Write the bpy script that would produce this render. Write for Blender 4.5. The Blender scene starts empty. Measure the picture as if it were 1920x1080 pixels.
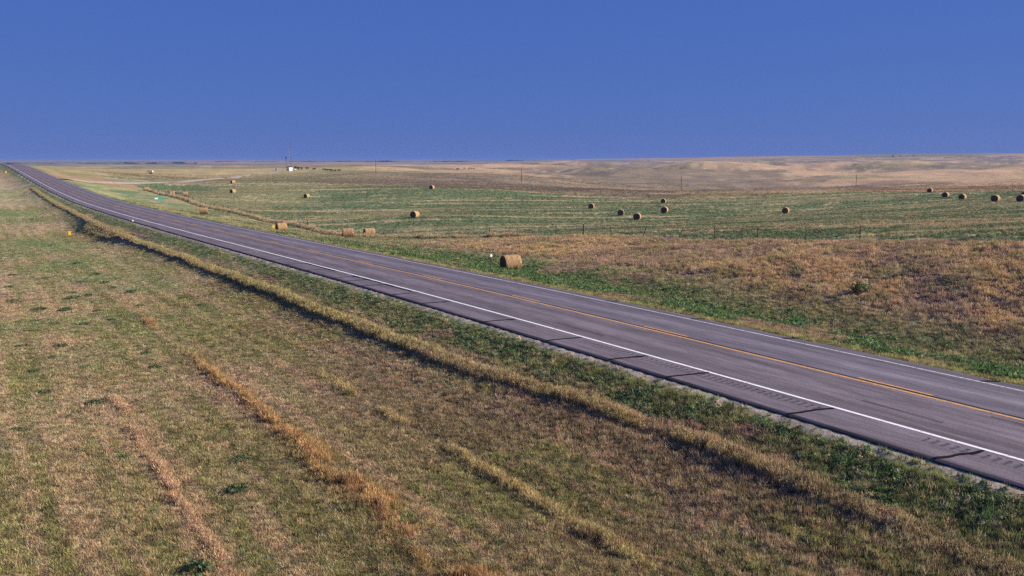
import bpy, bmesh, math, random
import numpy as np
from mathutils import Vector, Matrix

scene = bpy.context.scene
R = math.radians

# ---------------------------------------------------------------- camera
cam_data = bpy.data.cameras.new('camera')
cam_data.sensor_width = 36.0
cam_data.lens = 36.0 * 1700.0 / 1920.0
cam_data.clip_start = 0.1
cam_data.clip_end = 90000.0
camera = bpy.data.objects.new('camera', cam_data)
scene.collection.objects.link(camera)
camera.location = (0.0, 0.0, 8.0)
camera.rotation_euler = (R(90.0) - math.atan(240.0 / 1700.0), 0.0, 0.0)
scene.camera = camera

# ---------------------------------------------------------------- sky and sun
SUN_EL, SUN_AZ = 27.0, 4.0              # azimuth measured from +X towards +Y
world = bpy.data.worlds.new('World')
scene.world = world
world.use_nodes = True
wn, wl = world.node_tree.nodes, world.node_tree.links
wn.clear()
w_out = wn.new('ShaderNodeOutputWorld')
w_bg = wn.new('ShaderNodeBackground')
w_sky = wn.new('ShaderNodeTexSky')
w_sky.sky_type = 'NISHITA'
w_sky.sun_disc = False
w_sky.sun_elevation = R(SUN_EL)
w_sky.sun_rotation = R(90.0 - SUN_AZ)
w_sky.altitude = 800.0
w_sky.air_density = 1.0
w_sky.dust_density = 0.0
w_sky.ozone_density = 4.0
# the camera's own rendering of the sky: a flatter, deeper blue, the same all round
w_flat = wn.new('ShaderNodeMix'); w_flat.data_type = 'RGBA'; w_flat.blend_type = 'MIX'
w_flat.inputs['Factor'].default_value = 0.95
w_flat.inputs['B'].default_value = (0.26, 0.61, 2.25, 1.0)
wl.new(w_sky.outputs['Color'], w_flat.inputs['A'])
wl.new(w_flat.outputs['Result'], w_bg.inputs['Color'])
w_bg.inputs['Strength'].default_value = 0.10
wl.new(w_bg.outputs['Background'], w_out.inputs['Surface'])

sun_data = bpy.data.lights.new('sun', 'SUN')
sun_data.energy = 4.2
sun_data.angle = R(0.53)
sun_data.color = (1.0, 0.89, 0.74)
sun = bpy.data.objects.new('sun', sun_data)
scene.collection.objects.link(sun)
_sd = Vector((math.cos(R(SUN_EL)) * math.cos(R(SUN_AZ)), math.cos(R(SUN_EL)) * math.sin(R(SUN_AZ)), math.sin(R(SUN_EL))))
sun.rotation_euler = _sd.to_track_quat('Z', 'Y').to_euler()
sun.location = (60.0, 10.0, 60.0)

scene.view_settings.view_transform = 'Standard'
scene.view_settings.look = 'None'
scene.view_settings.gamma = 1.0
scene.view_settings.use_curve_mapping = False
scene.view_settings.exposure = 1.0
scene.cycles.max_bounces = 5
scene.cycles.diffuse_bounces = 2
scene.cycles.volume_bounces = 0
scene.cycles.use_denoising = False

# --- TERRAIN BEGIN (pure numpy; world metres, camera pole at x = y = 0) ---
CAM_Z = 8.0
TH = math.atan(1035.0 / 1700.0)            # highway bearing, left of +Y
NX, NY = math.cos(TH), math.sin(TH)        # across the highway (towards the hay field)
TX, TY = -math.sin(TH), math.cos(TH)       # along the highway (away from the pole)
ROAD_P = 27.5                              # pole to centre line

def to_su(x, y):
    return x * TX + y * TY, x * NX + y * NY - ROAD_P

def to_xy(s, u):
    return s * TX + (u + ROAD_P) * NX, s * TY + (u + ROAD_P) * NY

def hash2(ix, iy, seed):
    h = (ix.astype(np.int64) * 374761393 + iy.astype(np.int64) * 668265263 + seed * 1442695041) & 0x7fffffff
    h = ((h ^ (h >> 13)) * 1274126177) & 0x7fffffff
    h = ((h ^ (h >> 16)) * 668265263) & 0x7fffffff
    return ((h ^ (h >> 15)) & 0xfffff) / float(0xfffff)

def vnoise(x, y, seed=0):
    x = np.asarray(x, float); y = np.asarray(y, float)
    ix = np.floor(x); iy = np.floor(y)
    fx = x - ix; fy = y - iy
    fx = fx * fx * fx * (fx * (fx * 6 - 15) + 10); fy = fy * fy * fy * (fy * (fy * 6 - 15) + 10)
    ix = ix.astype(np.int64); iy = iy.astype(np.int64)
    a = hash2(ix, iy, seed); b = hash2(ix + 1, iy, seed)
    c = hash2(ix, iy + 1, seed); d = hash2(ix + 1, iy + 1, seed)
    return (a + (b - a) * fx) * (1 - fy) + (c + (d - c) * fx) * fy

def fbm(x, y, seed=0, octaves=4, gain=0.5):
    r = 0.0; amp = 1.0; tot = 0.0
    ca, sa = math.cos(0.6), math.sin(0.6)
    for k in range(octaves):
        r = r + amp * vnoise(x, y, seed + 17 * k); tot += amp
        amp *= gain
        x, y = (x * ca - y * sa) * 2.03 + 13.7, (x * sa + y * ca) * 2.03 + 7.1
    return r / tot                          # about 0..1, mean 0.5

def sstep(a, b, v):
    t = np.clip((v - a) / (b - a), 0, 1)
    return t * t * (3 - 2 * t)

_ps = np.array([-400, -60, 0, 40, 60, 90, 120, 160, 200, 230, 280, 333, 380, 434, 490, 540, 570, 600, 660, 760, 900, 1300], float)
_pz = np.array([0.0, 0.05, 0.05, 0.05, -0.12, -0.45, -0.8, -1.15, -1.3, -1.3, -0.65, 0.4, 1.55, 2.9, 4.25, 5.3, 5.6, 5.6, 5.0, 3.2, 0.8, -3.0])
_gs = np.arange(-400, 1300, 2.0)
_gz = np.interp(_gs, _ps, _pz)
_k = np.hanning(27); _k /= _k.sum()
_gz = np.convolve(np.pad(_gz, 13, mode='edge'), _k, mode='valid')

def road_z(s):
    return np.interp(s, _gs, _gz)

CTRL = np.array([(-0.1, 77, -1.35), (-28, 155, -5.21), (-25, 158, -5.37), (-40.5, 158, -4.25), (-67.8, 200, -3.86), (-39.7, 151, -3.62), (24.9, 73.6, 1.29), (9.2, 99, -0.32), (-1.2, 116, -1.95), (-16.8, 142, -4.27), (-32.5, 167.5, -5.88), (-53.1, 201, -5.69), (-84.2, 253, -5.08), (-115, 304, -3.63), (34, 60, 2.57), (29.7, 68, 1.96), (43, 76, 2.15), (39.2, 90, 1.44), (28.5, 110, -0.01), (-20.3, 190, -3.83), (26.2, 190, -4.39), (34.4, 205, -3.8), (24.6, 205, -4.28), (20.5, 235, -4.43), (45, 270, -4.54), (63.3, 210, -4.21), (100.9, 190, -0.6), (105.1, 188, -0.51), (108.8, 220, -1.45), (114.3, 240, -1.6), (123.8, 270, -1.55), (-91.8, 300, -2.61), (-122.3, 400, -1.72), (-67.7, 300, -4.18), (-28.1, 320, -2.2), (-105.7, 295, -3.46), (-111.9, 300, -3.48), (-144.3, 360, -3.89), (-90.8, 420, -2.21), (-34.6, 370, -2.71), (17.4, 330, -4.24), (59.8, 300, -4.71), (80.8, 300, -4.01), (105.4, 300, -2.43), (132.4, 290, -1.92), (151.7, 270, -0.92), (-89.3, 600, -1.02), (6, 570, -5.52), (100.2, 540, -9.83), (192.4, 510, -6.77), (263.8, 480, -4.22), (-205.8, 850, -1.82), (-183.2, 560, -3.66), (-201.7, 720, -3.24), (-165.9, 430, -2.7), (-159.9, 360, -0.54), (-257.2, 650, -1.77), (-210.1, 450, 1.24), (-284.1, 560, 2.83), (-354.7, 800, -0.32), (-664.5, 1500, -0.66), (-294, 900, -2.4), (-489.7, 1500, -1.52), (-136.5, 900, 0.72), (-227.3, 1500, 1.94), (-44.6, 850, -0.84), (9.5, 900, -5), (15.7, 1500, -1.52), (178.7, 900, -10.22), (297.4, 1500, -4.13), (373.4, 1000, -4.71), (671.3, 1800, 1.77), (493.8, 900, -5), (985.8, 1800, 4.88), (12.2, 71, -0.33), (18.6, 58, -0.89), (24.5, 46, -1.28), (7.3, 88, -0.75)])
def _tps_fit(P, lam):
    n = len(P); S = 100.0
    X = P[:, :2] / S
    r2 = ((X[:, None] - X[None]) ** 2).sum(-1)
    K = np.where(r2 > 0, 0.5 * r2 * np.log(np.maximum(r2, 1e-12)), 0)
    K[np.diag_indices(n)] += lam * (0.2 + (np.hypot(P[:, 0], P[:, 1]) / 400.0) ** 2)
    Q = np.hstack([np.ones((n, 1)), X])
    A = np.block([[K, Q], [Q.T, np.zeros((3, 3))]])
    w = np.linalg.solve(A, np.concatenate([P[:, 2], np.zeros(3)]))
    return X, w
_extra = [(*to_xy(s, u), float(road_z(s)) - d) for s, u, d in
          [(-30, 16, 1.2), (-30, 30, -1.6), (0, 16, 1.2), (0, 32, -2.6), (-40, 80, -3), (10, 90, -3), (15, 17, 1.2), (110, 16, 1.9), (245, 16, 2.6), (300, 16, 2.6),
           (345, 14, 1.2), (430, 20, 2.2), (560, 20, 2.2), (700, 20, 2.0)]]
_TX_, _TW_ = _tps_fit(np.vstack([CTRL, np.array(_extra)]), 0.02)

def tps(x, y):
    sh = np.shape(x); x = np.ravel(x) / 100.0; y = np.ravel(y) / 100.0
    out = _TW_[-3] + _TW_[-2] * x + _TW_[-1] * y
    for k in range(len(_TX_)):
        r2 = (x - _TX_[k, 0]) ** 2 + (y - _TX_[k, 1]) ** 2
        out += _TW_[k] * 0.5 * r2 * np.log(np.maximum(r2, 1e-12))
    return out.reshape(sh)

def far_z(x, y):
    d = np.hypot(x, y)
    z = -5.0 - 10.0 * sstep(1300, 2600, d) * sstep(500, -700, x) + (17.5 + 10.0 * sstep(500, -700, x)) * sstep(2600, 15000, d)
    z = z + 36.0 * sstep(-300, 2300, x) * sstep(900, 3600, y) * (1 - 0.8 * sstep(4200, 9000, d))
    amp = (20.0 + 22.0 * sstep(-400, 600, x)) * sstep(1000, 2800, d) * (1 - 0.45 * sstep(5000, 9000, d))
    z = z + amp * (fbm(x / 900.0, y / 700.0, 5, 4) - 0.5)
    return z

_lu = np.array([-400, -60, -28, -20, -14, -11.5, -9.5, -7.5, -6.1, -5.5, -5.3, -4.9, 0], float)
_lz = np.array([-1.2, -1.5, -1.75, -1.8, -1.7, -1.45, -1.05, -0.6, -0.24, -0.10, -0.10, -0.20, -0.25])
_ru = np.array([0, 4.1, 4.5, 5.2, 7, 10, 14, 18], float)
_rz = np.array([-0.25, -0.20, -0.10, -0.13, -0.28, -0.62, -1.15, -1.5])

def ground_z(x, y):
    x = np.asarray(x, float); y = np.asarray(y, float)
    s, u = to_su(x, y)
    d = np.hypot(x, y)
    zr = road_z(s)
    draw = np.exp(-((s - 150) / 32.0) ** 2)                      # the draw that the culvert drains
    left = zr + np.interp(u, _lu, _lz) - 0.9 * draw * sstep(-7.5, -13, u)
    rbf = tps(np.clip(x, -2600, 2600), np.clip(y, -600, 2600))
    far = far_z(x, y)
    w = sstep(1300, 2300, d)
    rbf = np.where(d > 2300, far, rbf * (1 - w) + far * w)
    right = zr + np.interp(u, _ru, _rz)
    wr = sstep(7.0, 16.0, u)
    right = right * (1 - wr) + rbf * wr
    z = np.where(u < 0, left, right)
    wl = sstep(60, 400, -u)                                       # beyond the near verge: open prairie
    z = np.where(u < -60, z * (1 - wl) + far * wl, z)
    we = sstep(800, 1250, np.abs(s)) * (1 - wr)
    z = z * (1 - we) + far * we
    off = sstep(5.2, 8.0, np.abs(u))
    z = z + off * 0.16 * (fbm(x / 2.3, y / 2.3, 31, 3) - 0.5) * (1 - sstep(200, 400, d))
    bank = sstep(13, 20, u) * (1 - sstep(30, 36, u)) * (1 - sstep(85, 125, s))
    z = z + bank * 0.5 * (fbm(x / 3.1, y / 3.1, 41, 3) - 0.5)
    prairie = sstep(360, 760, d) * sstep(40, 160, u)
    z = z + prairie * (13.0 * (fbm(x / 150.0, y / 110.0, 51, 4) - 0.5)) * (1 - sstep(1500, 3000, d)) * (1 + 1.8 * sstep(800, 1300, d) * sstep(-200, 200, x)) * (1 - 0.6 * sstep(100, -300, x) * sstep(900, 1300, d))
    return z

_bx = np.array([-300, -230, -165, -91, -35, 17, 60, 81, 106, 132, 152, 400], float)
_by = np.array([455, 455, 455, 420, 370, 330, 300, 300, 300, 288, 270, 200], float)

def hay_edge(x):
    return np.interp(x, _bx, _by)
# --- TERRAIN END ---

# ---------------------------------------------------------------- helpers
COL = scene.collection
rng = np.random.default_rng(7)

def tag(o, label=None, cat=None, group=None, kind=None):
    if label: o['label'] = label
    if cat: o['category'] = cat
    if group: o['group'] = group
    if kind: o['kind'] = kind
    return o

def link(o, parent=None):
    COL.objects.link(o)
    if parent is not None:
        o.parent = parent
    return o

def empty(name, loc, rz=0.0):
    o = bpy.data.objects.new(name, None)
    o.empty_display_size = 0.3
    o.location = loc
    o.rotation_euler = (0, 0, rz)
    return link(o)

def mesh_from(name, verts, faces, mat=None, smooth=False):
    me = bpy.data.meshes.new(name)
    me.from_pydata([tuple(v) for v in verts], [], [tuple(f) for f in faces])
    if mat: me.materials.append(mat)
    if smooth:
        me.polygons.foreach_set('use_smooth', [True] * len(me.polygons))
    me.update()
    return me

def grid_mesh(name, V, nr, nc, mat, smooth=True, closed=False, drop=None):
    """V is (nr*nc, 3); quads between rows and columns."""
    me = bpy.data.meshes.new(name)
    i = np.arange(nr - 1)[:, None]
    cc = nc if closed else nc - 1
    j = np.arange(cc)[None, :]
    j2 = (j + 1) % nc
    q = np.stack([i * nc + j, i * nc + j2, (i + 1) * nc + j2, (i + 1) * nc + j], -1).reshape(-1, 4)
    if drop is not None: q = q[~drop.ravel()]
    me.vertices.add(len(V)); me.vertices.foreach_set('co', np.ascontiguousarray(V, np.float32).ravel())
    me.loops.add(q.size); me.loops.foreach_set('vertex_index', q.ravel().astype(np.int32))
    me.polygons.add(len(q))
    me.polygons.foreach_set('loop_start', (np.arange(len(q)) * 4).astype(np.int32))
    me.polygons.foreach_set('use_smooth', np.full(len(q), smooth))
    me.materials.append(mat)
    me.update(calc_edges=True)
    me.validate()
    return me

def set_col(me, name, rgb):
    a = me.attributes.new(name, 'FLOAT_COLOR', 'POINT')
    c = np.ones((len(rgb), 4), np.float32); c[:, :3] = rgb
    a.data.foreach_set('color', c.ravel())

def obj(name, me, parent=None, loc=None, rot=None):
    o = bpy.data.objects.new(name, me)
    if loc is not None: o.location = loc
    if rot is not None: o.rotation_euler = rot
    return link(o, parent)

def copy_tree(o, parent=None):
    c = o.copy(); COL.objects.link(c); c.parent = parent
    for ch in list(o.children):
        copy_tree(ch, c)
    return c

class MB:
    """collects simple shapes into one mesh"""
    def __init__(self): self.v = []; self.f = []
    def add(self, v, f):
        b = len(self.v); self.v += [tuple(p) for p in v]; self.f += [tuple(i + b for i in q) for q in f]
    def box(self, c, d, rz=0.0, taper=1.0):
        cx, cy, cz = c; dx, dy, dz = d[0] / 2, d[1] / 2, d[2] / 2
        vs = []
        for z, t in ((-dz, 1.0), (dz, taper)):
            for x, y in ((-dx, -dy), (dx, -dy), (dx, dy), (-dx, dy)):
                x *= t; y *= t
                vs.append((cx + x * math.cos(rz) - y * math.sin(rz), cy + x * math.sin(rz) + y * math.cos(rz), cz + z))
        self.add(vs, [(3, 2, 1, 0), (4, 5, 6, 7), (0, 1, 5, 4), (1, 2, 6, 5), (2, 3, 7, 6), (3, 0, 4, 7)])
    def tube(self, pts, rad, n=8, caps=True):
        pts = [Vector(p) for p in pts]
        if not hasattr(rad, '__len__'): rad = [rad] * len(pts)
        vs = []; fs = []
        for k, p in enumerate(pts):
            a = pts[max(k - 1, 0)]; b = pts[min(k + 1, len(pts) - 1)]
            t = (b - a).normalized()
            up = Vector((0, 0, 1)) if abs(t.z) < 0.9 else Vector((1, 0, 0))
            e1 = t.cross(up).normalized(); e2 = t.cross(e1)
            for i in range(n):
                an = 2 * math.pi * i / n
                vs.append(p + (e1 * math.cos(an) + e2 * math.sin(an)) * rad[k])
        for k in range(len(pts) - 1):
            for i in range(n):
                j = (i + 1) % n
                fs.append((k * n + i, k * n + j, (k + 1) * n + j, (k + 1) * n + i))
        if caps:
            fs.append(tuple(range(n - 1, -1, -1))); fs.append(tuple(range((len(pts) - 1) * n, len(pts) * n)))
        self.add(vs, fs)
    def build(self, name, mat, parent=None, loc=None, rot=None, smooth=False):
        return obj(name, mesh_from(name, self.v, self.f, mat, smooth), parent, loc, rot)
    def mesh(self, name, mat, smooth=False):
        return mesh_from(name, self.v, self.f, mat, smooth)

# ---------------------------------------------------------------- materials
def new_mat(name):
    m = bpy.data.materials.new(name); m.use_nodes = True
    nt = m.node_tree
    b = nt.nodes['Principled BSDF']
    return m, nt, b

def plain(name, rgb, rough=0.7, metal=0.0, var=0.15, scale=8.0, bump=0.0):
    m, nt, b = new_mat(name)
    tc = nt.nodes.new('ShaderNodeTexCoord')
    nz = nt.nodes.new('ShaderNodeTexNoise'); nz.inputs['Scale'].default_value = scale; nz.inputs['Detail'].default_value = 4
    nt.links.new(tc.outputs['Object'], nz.inputs['Vector'])
    mp = nt.nodes.new('ShaderNodeMapRange')
    mp.inputs['From Min'].default_value = 0.3; mp.inputs['From Max'].default_value = 0.7
    mp.inputs['To Min'].default_value = 1 - var; mp.inputs['To Max'].default_value = 1 + var
    nt.links.new(nz.outputs['Fac'], mp.inputs['Value'])
    mx = nt.nodes.new('ShaderNodeVectorMath'); mx.operation = 'SCALE'
    mx.inputs[0].default_value = rgb
    nt.links.new(mp.outputs['Result'], mx.inputs['Scale'])
    nt.links.new(mx.outputs['Vector'], b.inputs['Base Color'])
    b.inputs['Roughness'].default_value = rough; b.inputs['Metallic'].default_value = metal
    b.inputs['Specular IOR Level'].default_value = 0.3
    if bump:
        bp = nt.nodes.new('ShaderNodeBump'); bp.inputs['Strength'].default_value = bump; bp.inputs['Distance'].default_value = 0.02
        nt.links.new(nz.outputs['Fac'], bp.inputs['Height']); nt.links.new(bp.outputs['Normal'], b.inputs['Normal'])
    return m

def noise_node(nt, vec, scale, detail=4.0, rough=0.6):
    n = nt.nodes.new('ShaderNodeTexNoise')
    n.inputs['Scale'].default_value = scale; n.inputs['Detail'].default_value = detail; n.inputs['Roughness'].default_value = rough
    nt.links.new(vec, n.inputs['Vector'])
    return n.outputs['Fac']

def remap(nt, val, a, b, c, d):
    n = nt.nodes.new('ShaderNodeMapRange')
    n.inputs['From Min'].default_value = a; n.inputs['From Max'].default_value = b
    n.inputs['To Min'].default_value = c; n.inputs['To Max'].default_value = d
    nt.links.new(val, n.inputs['Value'])
    return n.outputs['Result']

def math_node(nt, op, a, b):
    n = nt.nodes.new('ShaderNodeMath'); n.operation = op
    for k, v in enumerate((a, b)):
        if isinstance(v, (int, float)): n.inputs[k].default_value = v
        else: nt.links.new(v, n.inputs[k])
    return n.outputs[0]

def scaled(nt, col, fac):
    n = nt.nodes.new('ShaderNodeVectorMath'); n.operation = 'SCALE'
    nt.links.new(col, n.inputs[0]); nt.links.new(fac, n.inputs['Scale'])
    return n.outputs['Vector']

def ground_material():
    m, nt, b = new_mat('ground_soil_and_thatch')
    geo = nt.nodes.new('ShaderNodeNewGeometry')
    at = nt.nodes.new('ShaderNodeAttribute'); at.attribute_name = 'col'
    p = geo.outputs['Position']
    n1 = noise_node(nt, p, 5.0, 5.0, 0.7)
    n2 = noise_node(nt, p, 0.7, 4.0, 0.65)
    n3 = noise_node(nt, p, 0.045, 6.0, 0.7)
    f1 = remap(nt, n1, 0.3, 0.7, 0.65, 1.35)
    f2 = remap(nt, n2, 0.3, 0.7, 0.72, 1.28)
    f3 = remap(nt, n3, 0.3, 0.7, 0.80, 1.20)
    f = math_node(nt, 'MULTIPLY', math_node(nt, 'MULTIPLY', f1, f2), f3)
    c = scaled(nt, at.outputs['Color'], f)
    # hue wander between straw and green growth
    mx = nt.nodes.new('ShaderNodeMix'); mx.data_type = 'RGBA'; mx.blend_type = 'MULTIPLY'
    n4 = noise_node(nt, p, 1.9, 4.0, 0.6)
    nt.links.new(remap(nt, n4, 0.42, 0.62, 0.0, 0.55), mx.inputs['Factor'])
    nt.links.new(c, mx.inputs['A']); mx.inputs['B'].default_value = (0.80, 1.0, 0.78, 1)
    nt.links.new(mx.outputs['Result'], b.inputs['Base Color'])
    b.inputs['Roughness'].default_value = 0.95; b.inputs['Specular IOR Level'].default_value = 0.1
    bp = nt.nodes.new('ShaderNodeBump'); bp.inputs['Strength'].default_value = 0.8; bp.inputs['Distance'].default_value = 0.12
    h = math_node(nt, 'ADD', math_node(nt, 'MULTIPLY', n1, 0.5), n2)
    nt.links.new(h, bp.inputs['Height'])
    bp2 = nt.nodes.new('ShaderNodeBump'); bp2.inputs['Strength'].default_value = 0.6; bp2.inputs['Distance'].default_value = 2.2
    nt.links.new(n3, bp2.inputs['Height']); nt.links.new(bp2.outputs['Normal'], bp.inputs['Normal'])
    nt.links.new(bp.outputs['Normal'], b.inputs['Normal'])
    return m

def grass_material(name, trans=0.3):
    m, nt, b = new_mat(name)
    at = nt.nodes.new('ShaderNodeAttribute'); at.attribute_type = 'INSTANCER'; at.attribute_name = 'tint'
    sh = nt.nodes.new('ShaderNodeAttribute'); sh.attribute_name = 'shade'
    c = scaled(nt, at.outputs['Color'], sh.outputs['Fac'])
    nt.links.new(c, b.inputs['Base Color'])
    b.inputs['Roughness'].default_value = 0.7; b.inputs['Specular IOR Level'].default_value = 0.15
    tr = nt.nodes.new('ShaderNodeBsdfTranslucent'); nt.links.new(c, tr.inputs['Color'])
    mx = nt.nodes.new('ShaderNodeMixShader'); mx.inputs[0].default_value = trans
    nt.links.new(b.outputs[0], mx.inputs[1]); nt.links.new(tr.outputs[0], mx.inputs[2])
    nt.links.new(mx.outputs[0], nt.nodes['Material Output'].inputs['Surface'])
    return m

def leaf_material(name, rgb, trans=0.3):
    m, nt, b = new_mat(name)
    sh = nt.nodes.new('ShaderNodeAttribute'); sh.attribute_name = 'shade'
    v = nt.nodes.new('ShaderNodeVectorMath'); v.operation = 'SCALE'; v.inputs[0].default_value = rgb
    nt.links.new(sh.outputs['Fac'], v.inputs['Scale'])
    nt.links.new(v.outputs['Vector'], b.inputs['Base Color'])
    b.inputs['Roughness'].default_value = 0.6; b.inputs['Specular IOR Level'].default_value = 0.2
    tr = nt.nodes.new('ShaderNodeBsdfTranslucent'); nt.links.new(v.outputs['Vector'], tr.inputs['Color'])
    mx = nt.nodes.new('ShaderNodeMixShader'); mx.inputs[0].default_value = trans
    nt.links.new(b.outputs[0], mx.inputs[1]); nt.links.new(tr.outputs[0], mx.inputs[2])
    nt.links.new(mx.outputs[0], nt.nodes['Material Output'].inputs['Surface'])
    return m

def asphalt_material():
    m, nt, b = new_mat('weathered_asphalt')
    at = nt.nodes.new('ShaderNodeAttribute'); at.attribute_name = 'col'
    su = nt.nodes.new('ShaderNodeAttribute'); su.attribute_name = 'su'
    st = nt.nodes.new('ShaderNodeVectorMath'); st.operation = 'MULTIPLY'; st.inputs[1].default_value = (0.16, 2.6, 1.0)
    nt.links.new(su.outputs['Vector'], st.inputs[0])
    n1 = noise_node(nt, st.outputs['Vector'], 1.0, 7.0, 0.72)
    n2 = noise_node(nt, su.outputs['Vector'], 15.0, 4.0, 0.85)
    st2 = nt.nodes.new('ShaderNodeVectorMath'); st2.operation = 'MULTIPLY'; st2.inputs[1].default_value = (0.9, 9.0, 1.0)
    nt.links.new(su.outputs['Vector'], st2.inputs[0])
    n3 = noise_node(nt, st2.outputs['Vector'], 1.0, 5.0, 0.75)
    f = math_node(nt, 'MULTIPLY', remap(nt, n1, 0.3, 0.7, 0.62, 1.36), remap(nt, n2, 0.28, 0.72, 0.45, 1.55))
    f = math_node(nt, 'MULTIPLY', f, remap(nt, n3, 0.3, 0.7, 0.72, 1.28))
    nt.links.new(scaled(nt, at.outputs['Color'], f), b.inputs['Base Color'])
    b.inputs['Roughness'].default_value = 0.9; b.inputs['Specular IOR Level'].default_value = 0.25
    bp = nt.nodes.new('ShaderNodeBump'); bp.inputs['Strength'].default_value = 0.5; bp.inputs['Distance'].default_value = 0.01
    nt.links.new(n2, bp.inputs['Height']); nt.links.new(bp.outputs['Normal'], b.inputs['Normal'])
    return m

def paint_material(name, rgb, under, wear):
    m, nt, b = new_mat(name)
    geo = nt.nodes.new('ShaderNodeNewGeometry')
    n = noise_node(nt, geo.outputs['Position'], 7.0, 6.0, 0.75)
    k = remap(nt, n, wear - 0.05, wear + 0.10, 0.0, 1.0)
    mx = nt.nodes.new('ShaderNodeMix'); mx.data_type = 'RGBA'
    nt.links.new(k, mx.inputs['Factor'])
    mx.inputs['A'].default_value = (*under, 1); mx.inputs['B'].default_value = (*rgb, 1)
    nt.links.new(mx.outputs['Result'], b.inputs['Base Color'])
    b.inputs['Roughness'].default_value = 0.75
    return m

def hay_material():
    m, nt, b = new_mat('rolled_hay')
    tc = nt.nodes.new('ShaderNodeTexCoord')
    st = nt.nodes.new('ShaderNodeVectorMath'); st.operation = 'MULTIPLY'; st.inputs[1].default_value = (11.0, 2.5, 2.5)
    nt.links.new(tc.outputs['Object'], st.inputs[0])
    n1 = noise_node(nt, st.outputs['Vector'], 1.6, 6.0, 0.75)
    n2 = noise_node(nt, tc.outputs['Object'], 2.5, 4.0, 0.6)
    cr = nt.nodes.new('ShaderNodeValToRGB')
    cr.color_ramp.elements[0].position = 0.30; cr.color_ramp.elements[0].color = (0.18, 0.115, 0.06, 1)
    cr.color_ramp.elements[1].position = 0.68; cr.color_ramp.elements[1].color = (0.60, 0.40, 0.22, 1)
    e = cr.color_ramp.elements.new(0.5); e.color = (0.42, 0.265, 0.135, 1)
    nt.links.new(n1, cr.inputs['Fac'])
    nt.links.new(scaled(nt, cr.outputs['Color'], remap(nt, n2, 0.3, 0.7, 0.8, 1.2)), b.inputs['Base Color'])
    b.inputs['Roughness'].default_value = 0.9; b.inputs['Specular IOR Level'].default_value = 0.1
    bp = nt.nodes.new('ShaderNodeBump'); bp.inputs['Strength'].default_value = 0.9; bp.inputs['Distance'].default_value = 0.05
    nt.links.new(n1, bp.inputs['Height']); nt.links.new(bp.outputs['Normal'], b.inputs['Normal'])
    return m

M_GROUND = ground_material()
M_ASPHALT = asphalt_material()
M_WHITE_LINE = paint_material('white_road_paint', (0.80, 0.79, 0.80), (0.22, 0.20, 0.22), 0.36)
M_WHITE_WORN = paint_material('worn_white_road_paint', (0.55, 0.53, 0.58), (0.20, 0.18, 0.20), 0.42)
M_YELLOW_LINE = paint_material('yellow_road_paint', (0.70, 0.33, 0.05), (0.20, 0.15, 0.11), 0.40)
M_TAR = plain('crack_sealant_tar', (0.012, 0.011, 0.013), 0.95, 0, 0.3, 5)
M_TAR.node_tree.nodes['Principled BSDF'].inputs['Specular IOR Level'].default_value = 0.05
M_GRAVEL = plain('gravel_road_surface', (0.36, 0.30, 0.23), 0.95, 0, 0.25, 0.8, 0.4)
M_GRASS = grass_material('dry_grass_blades', 0.30)
M_LEAF = grass_material('green_leaves', 0.25)
M_HAY = hay_material()
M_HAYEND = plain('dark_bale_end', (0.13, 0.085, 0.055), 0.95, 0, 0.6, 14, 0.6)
M_STRAW = plain('loose_straw', (0.46, 0.29, 0.13), 0.8, 0, 0.35, 3)
M_STEEL = plain('dark_painted_steel_post', (0.035, 0.035, 0.03), 0.6, 0.2)
M_GALV = plain('galvanised_steel', (0.34, 0.34, 0.35), 0.5, 0.6)
M_WOOD = plain('weathered_post_wood', (0.085, 0.065, 0.05), 0.9, 0, 0.35, 6, 0.4)
M_REFLECT = plain('white_reflector', (0.95, 0.93, 0.88), 0.4, 0, 0.03)
M_YPLATE = plain('yellow_marker_plate', (0.85, 0.50, 0.02), 0.45, 0, 0.06)
M_GREENSIGN = plain('green_sign_sheeting', (0.03, 0.42, 0.28), 0.4, 0, 0.05)
M_WHITE = plain('white_painted_metal', (0.82, 0.80, 0.78), 0.5, 0, 0.05)
M_SHEDROOF = plain('dark_shed_roof', (0.05, 0.045, 0.05), 0.7)
M_DARK = plain('dark_rubber', (0.02, 0.02, 0.02), 0.8)
M_MAST = plain('faded_red_mast_paint', (0.30, 0.13, 0.12), 0.6, 0.1)
M_COW = plain('black_cattle_hide', (0.012, 0.010, 0.010), 0.7, 0, 0.3, 4)
M_BARK = plain('tree_bark', (0.09, 0.07, 0.05), 0.9, 0, 0.3, 5, 0.4)
M_TREE = leaf_material('tree_leaves', (0.045, 0.065, 0.03))
M_WEED = leaf_material('weed_leaves', (0.085, 0.135, 0.055))
M_WOODS = plain('far_woodland', (0.035, 0.05, 0.035), 0.95, 0, 0.3, 0.01)

# ---------------------------------------------------------------- ground colour zones
C = {k: np.array(v) for k, v in dict(
    straw=(0.46, 0.335, 0.20), gold=(0.37, 0.29, 0.135), amber=(0.40, 0.275, 0.145), olive=(0.27, 0.25, 0.095),
    green=(0.13, 0.18, 0.07), lush=(0.125, 0.20, 0.07), field=(0.145, 0.182, 0.085), brown=(0.22, 0.155, 0.10), pink=(0.38, 0.268, 0.17),
    soil=(0.13, 0.088, 0.068), tan=(0.47, 0.30, 0.185), rust=(0.31, 0.205, 0.14), gravel=(0.36, 0.28, 0.245), drab=(0.335, 0.283, 0.148)).items()}

def mixc(a, b, t):
    return a * (1 - t[:, None]) + b * t[:, None]

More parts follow.
